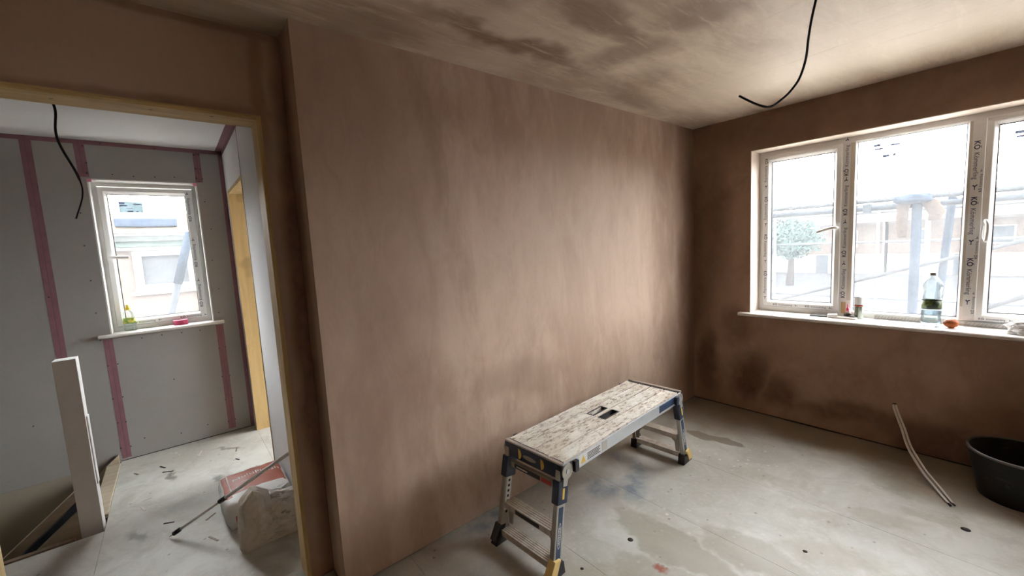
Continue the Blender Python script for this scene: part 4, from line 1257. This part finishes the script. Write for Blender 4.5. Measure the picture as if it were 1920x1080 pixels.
flap([(-.085, -.075, 1.70), (-.098, -.075, 1.60), (-.104, -.075, 1.48), (-.092, -.075, 1.37)], .085, .05, 1).obj('wool_flap', ['wool'], ins)
flap([(.045, -.075, 1.70), (.085, -.075, 1.645), (.112, -.075, 1.58), (.104, -.075, 1.51)], .115, .05, 4).obj('wool_flap', ['wool'], ins)
bm = crumple(3, (.125, .07, .045), 6.1, .3, .9)
o = bm_obj(bm, 'blue_sheet', ['blue_sheet'], ins, True); o.location = (-.035, -.085, 1.665)

# row of houses far beyond the site
def brick_far():
    t = NT('far_brown_brick')
    a = t.noise(.5, 4, t.mapped((.4, 1, 1.6)), .7)
    b = t.n('ShaderNodeTexBrick'); t.set(b.inputs['Vector'], t.mapped((1, 1, 1), (0, 0, 0), (math.pi / 2, 0, 0)))
    b.inputs['Scale'].default_value = 3
    b.inputs['Color1'].default_value = (0.0207, 0.0143, 0.0110, 1); b.inputs['Color2'].default_value = (0.0253, 0.0187, 0.0149, 1); b.inputs['Mortar'].default_value = (0.0330, 0.0302, 0.0275, 1)
    c = t.mix(t.math('MULTIPLY', t.ramp(a, .45, .65), .7), b.outputs['Color'], (0.0357, 0.0316, 0.0275))
    return t.bsdf(c, 1.0, 0, None, 0.0)
MAT['brick_far'] = brick_far()
MAT['render_far'] = plain('far_white_render', (0.0825, 0.0798, 0.0770), .9, var=.1, scale=1, matte=True)
MAT['tile_far'] = plain('far_brown_tiles', (0.0234, 0.0181, 0.0152), .9, var=.25, scale=2, matte=True)
MAT['glass_far'] = plain('far_window_glass', (0.0138, 0.0159, 0.0181), .15, var=.1, matte=True)
def far_house(x0, x1, y, label):
    h = thing('terraced_house', label, 'house', ((x0 + x1) / 2, y, -2.75), 0, 'row of houses beyond the site')
    W = (x1 - x0) / 2
    MB().box(-W, 0, 0, W, 7, 1.75).obj('ground_floor', ['render_far'], h)
    MB().box(-W, .1, 1.75, W, 7, 4.6).obj('upper_wall', ['brick_far'], h)
    MB().prism([(-.4, 4.5), (3.5, 6.2), (7.4, 4.5)], lambda u, v, d: (d, u, v), -W - .1, W + .1).obj('roof', ['tile_far'], h)
    MB().box(-W, -.12, 4.35, W, .1, 4.55).obj('fascia', ['render_far'], h)
    for k in (-.55, .45):
        f = MB().ring(k * W - .6, 2.4, k * W + .6, 3.8, [(0, .02), (0, .1), (.09, .1), (.09, .02)]).obj('window', ['render_far'], h)
        MB().box(k * W - .5, .05, 2.5, k * W + .5, .09, 3.7).obj('pane', ['glass_far'], f)
    MB().box(W - .12, -.08, 0, W - .02, 0.1, 4.4).obj('downpipe', ['render_far'], h)
    MB().box(-.5, -.03, 0, .45, 0, 2.1 - .4).obj('door', ['glass_far'], h)
    return h
far_house(-22.5, -14.2, 42, 'leftmost distant brown house beyond the building site')
far_house(-14, -5.2, 44, 'distant brown house seen through the left casement')
far_house(-5, 3.8, 44, 'distant brown house seen behind the blue scaffold standard')
far_house(4, 13, 42, 'rightmost distant brown house beyond the building site')

MAT['leaf_far'] = plain('blue_green_leaves', (.019, .031, .028), .8, var=.3, scale=3, matte=True)
MAT['leaf_far2'] = plain('grey_green_leaves', (.016, .026, .025), .8, var=.3, scale=3, matte=True)
MAT['bark'] = plain('dark_bark', (.018, .016, .015), .9, matte=True)
def tree(x, y, hgt, rad, mat, label, seed):
    t = thing('tree', label, 'tree', (x, y, -2.75), 0, 'trees beyond the scaffold')
    MB().tube([(0, 0, 0), (.1, 0, hgt * .35), (0, .1, hgt * .7)], .2, 8, rad=[.28, .2, .1]).obj('trunk', ['bark'], t)
    rnd = random.Random(seed)
    mb = MB()
    for i in range(2200):
        d = Vector((rnd.gauss(0, 1), rnd.gauss(0, 1), rnd.gauss(0, 1))).normalized() * (rad * rnd.uniform(.55, 1.0) * (1 + .25 * noise.noise(Vector((i * .1, seed, 0)))))
        c = Vector((0, 0, hgt - rad * .9)) + Vector((d.x, d.y, d.z * .8))
        a = Vector((rnd.gauss(0, 1), rnd.gauss(0, 1), rnd.gauss(0, 1))).normalized(); b = a.orthogonal().normalized()
        s = rnd.uniform(.10, .20)
        mb.add([c - a * s, c + b * s * .6, c + a * s, c - b * s * .6 + Vector((0, 0, .05))], [(0, 1, 2, 3)])
    o = mb.obj('foliage', [mat], t); o['kind'] = 'stuff'
tree(-9.0, 33, 5.4, 2.0, 'leaf_far', 'leafy blue green tree seen at the left edge of the left casement', 3)
tree(-15.5, 37, 5.2, 2.1, 'leaf_far2', 'grey green tree farther left beyond the scaffold', 5)

# neighbouring brick house opposite the landing window
def brick_near():
    t = NT('red_brick_courses')
    b = t.n('ShaderNodeTexBrick'); t.set(b.inputs['Vector'], t.mapped((1, 1, 1), (0, 0, 0), (math.pi / 2, 0, math.pi / 2)))
    b.inputs['Scale'].default_value = 4.4
    b.inputs['Color1'].default_value = (0.0344, 0.0165, 0.0115, 1); b.inputs['Color2'].default_value = (0.0427, 0.0226, 0.0170, 1); b.inputs['Mortar'].default_value = (0.0413, 0.0330, 0.0275, 1)
    c = t.mix(t.math('MULTIPLY', t.ramp(t.noise(1.4, 4), .5, .7), .5), b.outputs['Color'], (0.0495, 0.0357, 0.0302))
    return t.bsdf(c, 1.0, 0, None, 0.0)
MAT['brick_near'] = brick_near()
MAT['nb_white'] = plain('neighbour_white_trim', (0.0880, 0.0880, 0.0853), .6, var=.04, matte=True)
MAT['nb_grey'] = plain('neighbour_grey_gutter', (0.0248, 0.0270, 0.0259), .6, var=.1, matte=True)
MAT['nb_green'] = plain('pale_green_soffit', (0.0275, 0.0372, 0.0324), .6, var=.05, matte=True)
MAT['nb_roof'] = plain('buff_brown_roof', (0.0399, 0.0289, 0.0192), .9, var=.15, scale=3, matte=True)
MAT['nb_pane'] = plain('grey_neighbour_glass', (0.0242, 0.0264, 0.0280), .2, var=.1, matte=True)
nh = thing('brick_house', 'neighbouring red brick house with white window opposite the landing', 'house', (-9, -3.7, -2.75))
z0 = 2.75
wmb = MB()
for (a, b, c, d) in ((-6, -.45, 0, 4.72), (.50, 6, 0, 4.72), (-.45, .50, 0, z0 + .96), (-.45, .50, z0 + 1.78, 4.72)):
    wmb.box(-6, a, c, 0, b, d)
wmb.obj('wall', ['brick_near'], nh)
f = MB()
r = MB().ring(-.45, z0 + .96, .50, z0 + 1.78, [(0, -.02), (0, .12), (.13, .12), (.13, -.02)])
f.v = [(-.06 + y, x, z) for x, y, z in r.v]; f.f = r.f; f.mi = r.mi; f.sm = r.sm
fo = f.obj('window', ['nb_white'], nh)
MB().box(-.05, -.33, z0 + 1.08, -.03, .38, z0 + 1.66).obj('pane', ['nb_pane'], fo)
MB().box(-.02, -.52, z0 + .90, .10, .58, z0 + .965).obj('window_ledge', ['nb_white'], nh)
MB().box(0, -6, z0 + 1.765, .12, 6, z0 + 1.83).obj('white_band', ['nb_white'], nh)
MB().box(0, -6, z0 + 1.83, .20, 6, z0 + 1.93).obj('soffit', ['nb_green'], nh)
MB().box(0, -6, z0 + 1.93, .28, 6, z0 + 2.03).obj('gutter', ['nb_grey'], nh)
MB().box(0, -6, z0 + 2.03, .30, 6, z0 + 2.10).obj('fascia', ['nb_white'], nh)
MB().prism([(.35, z0 + 2.08), (-2.5, z0 + 2.70), (-6.3, z0 + 2.08)], lambda u, v, d: (u, d, v), -6.1, 6.1).obj('roof', ['nb_roof'], nh)
MB().box(-.45, -.40 - .25, z0 + 2.24, -.2, .30, z0 + 2.40).obj('blue_tarpaulin', ['blue_sheet'], nh, .03)
MB().box(0, -1.15, z0 + 1.42, .05, -.75, z0 + 1.76).obj('meter_box', ['nb_grey'], nh)
sp = thing('scaffold', 'grey raking scaffold pole outside the small landing window', 'scaffold')
tb('brace', (-4.0, -3.40, 1.82), (-4.0, -3.56, 1.26), .040, 'scaf_blue', sp)
tb('brace', (-4.0, -3.56, 1.26), (-4.0, -4.70, -2.75), .032, 'scaf_pale', sp)
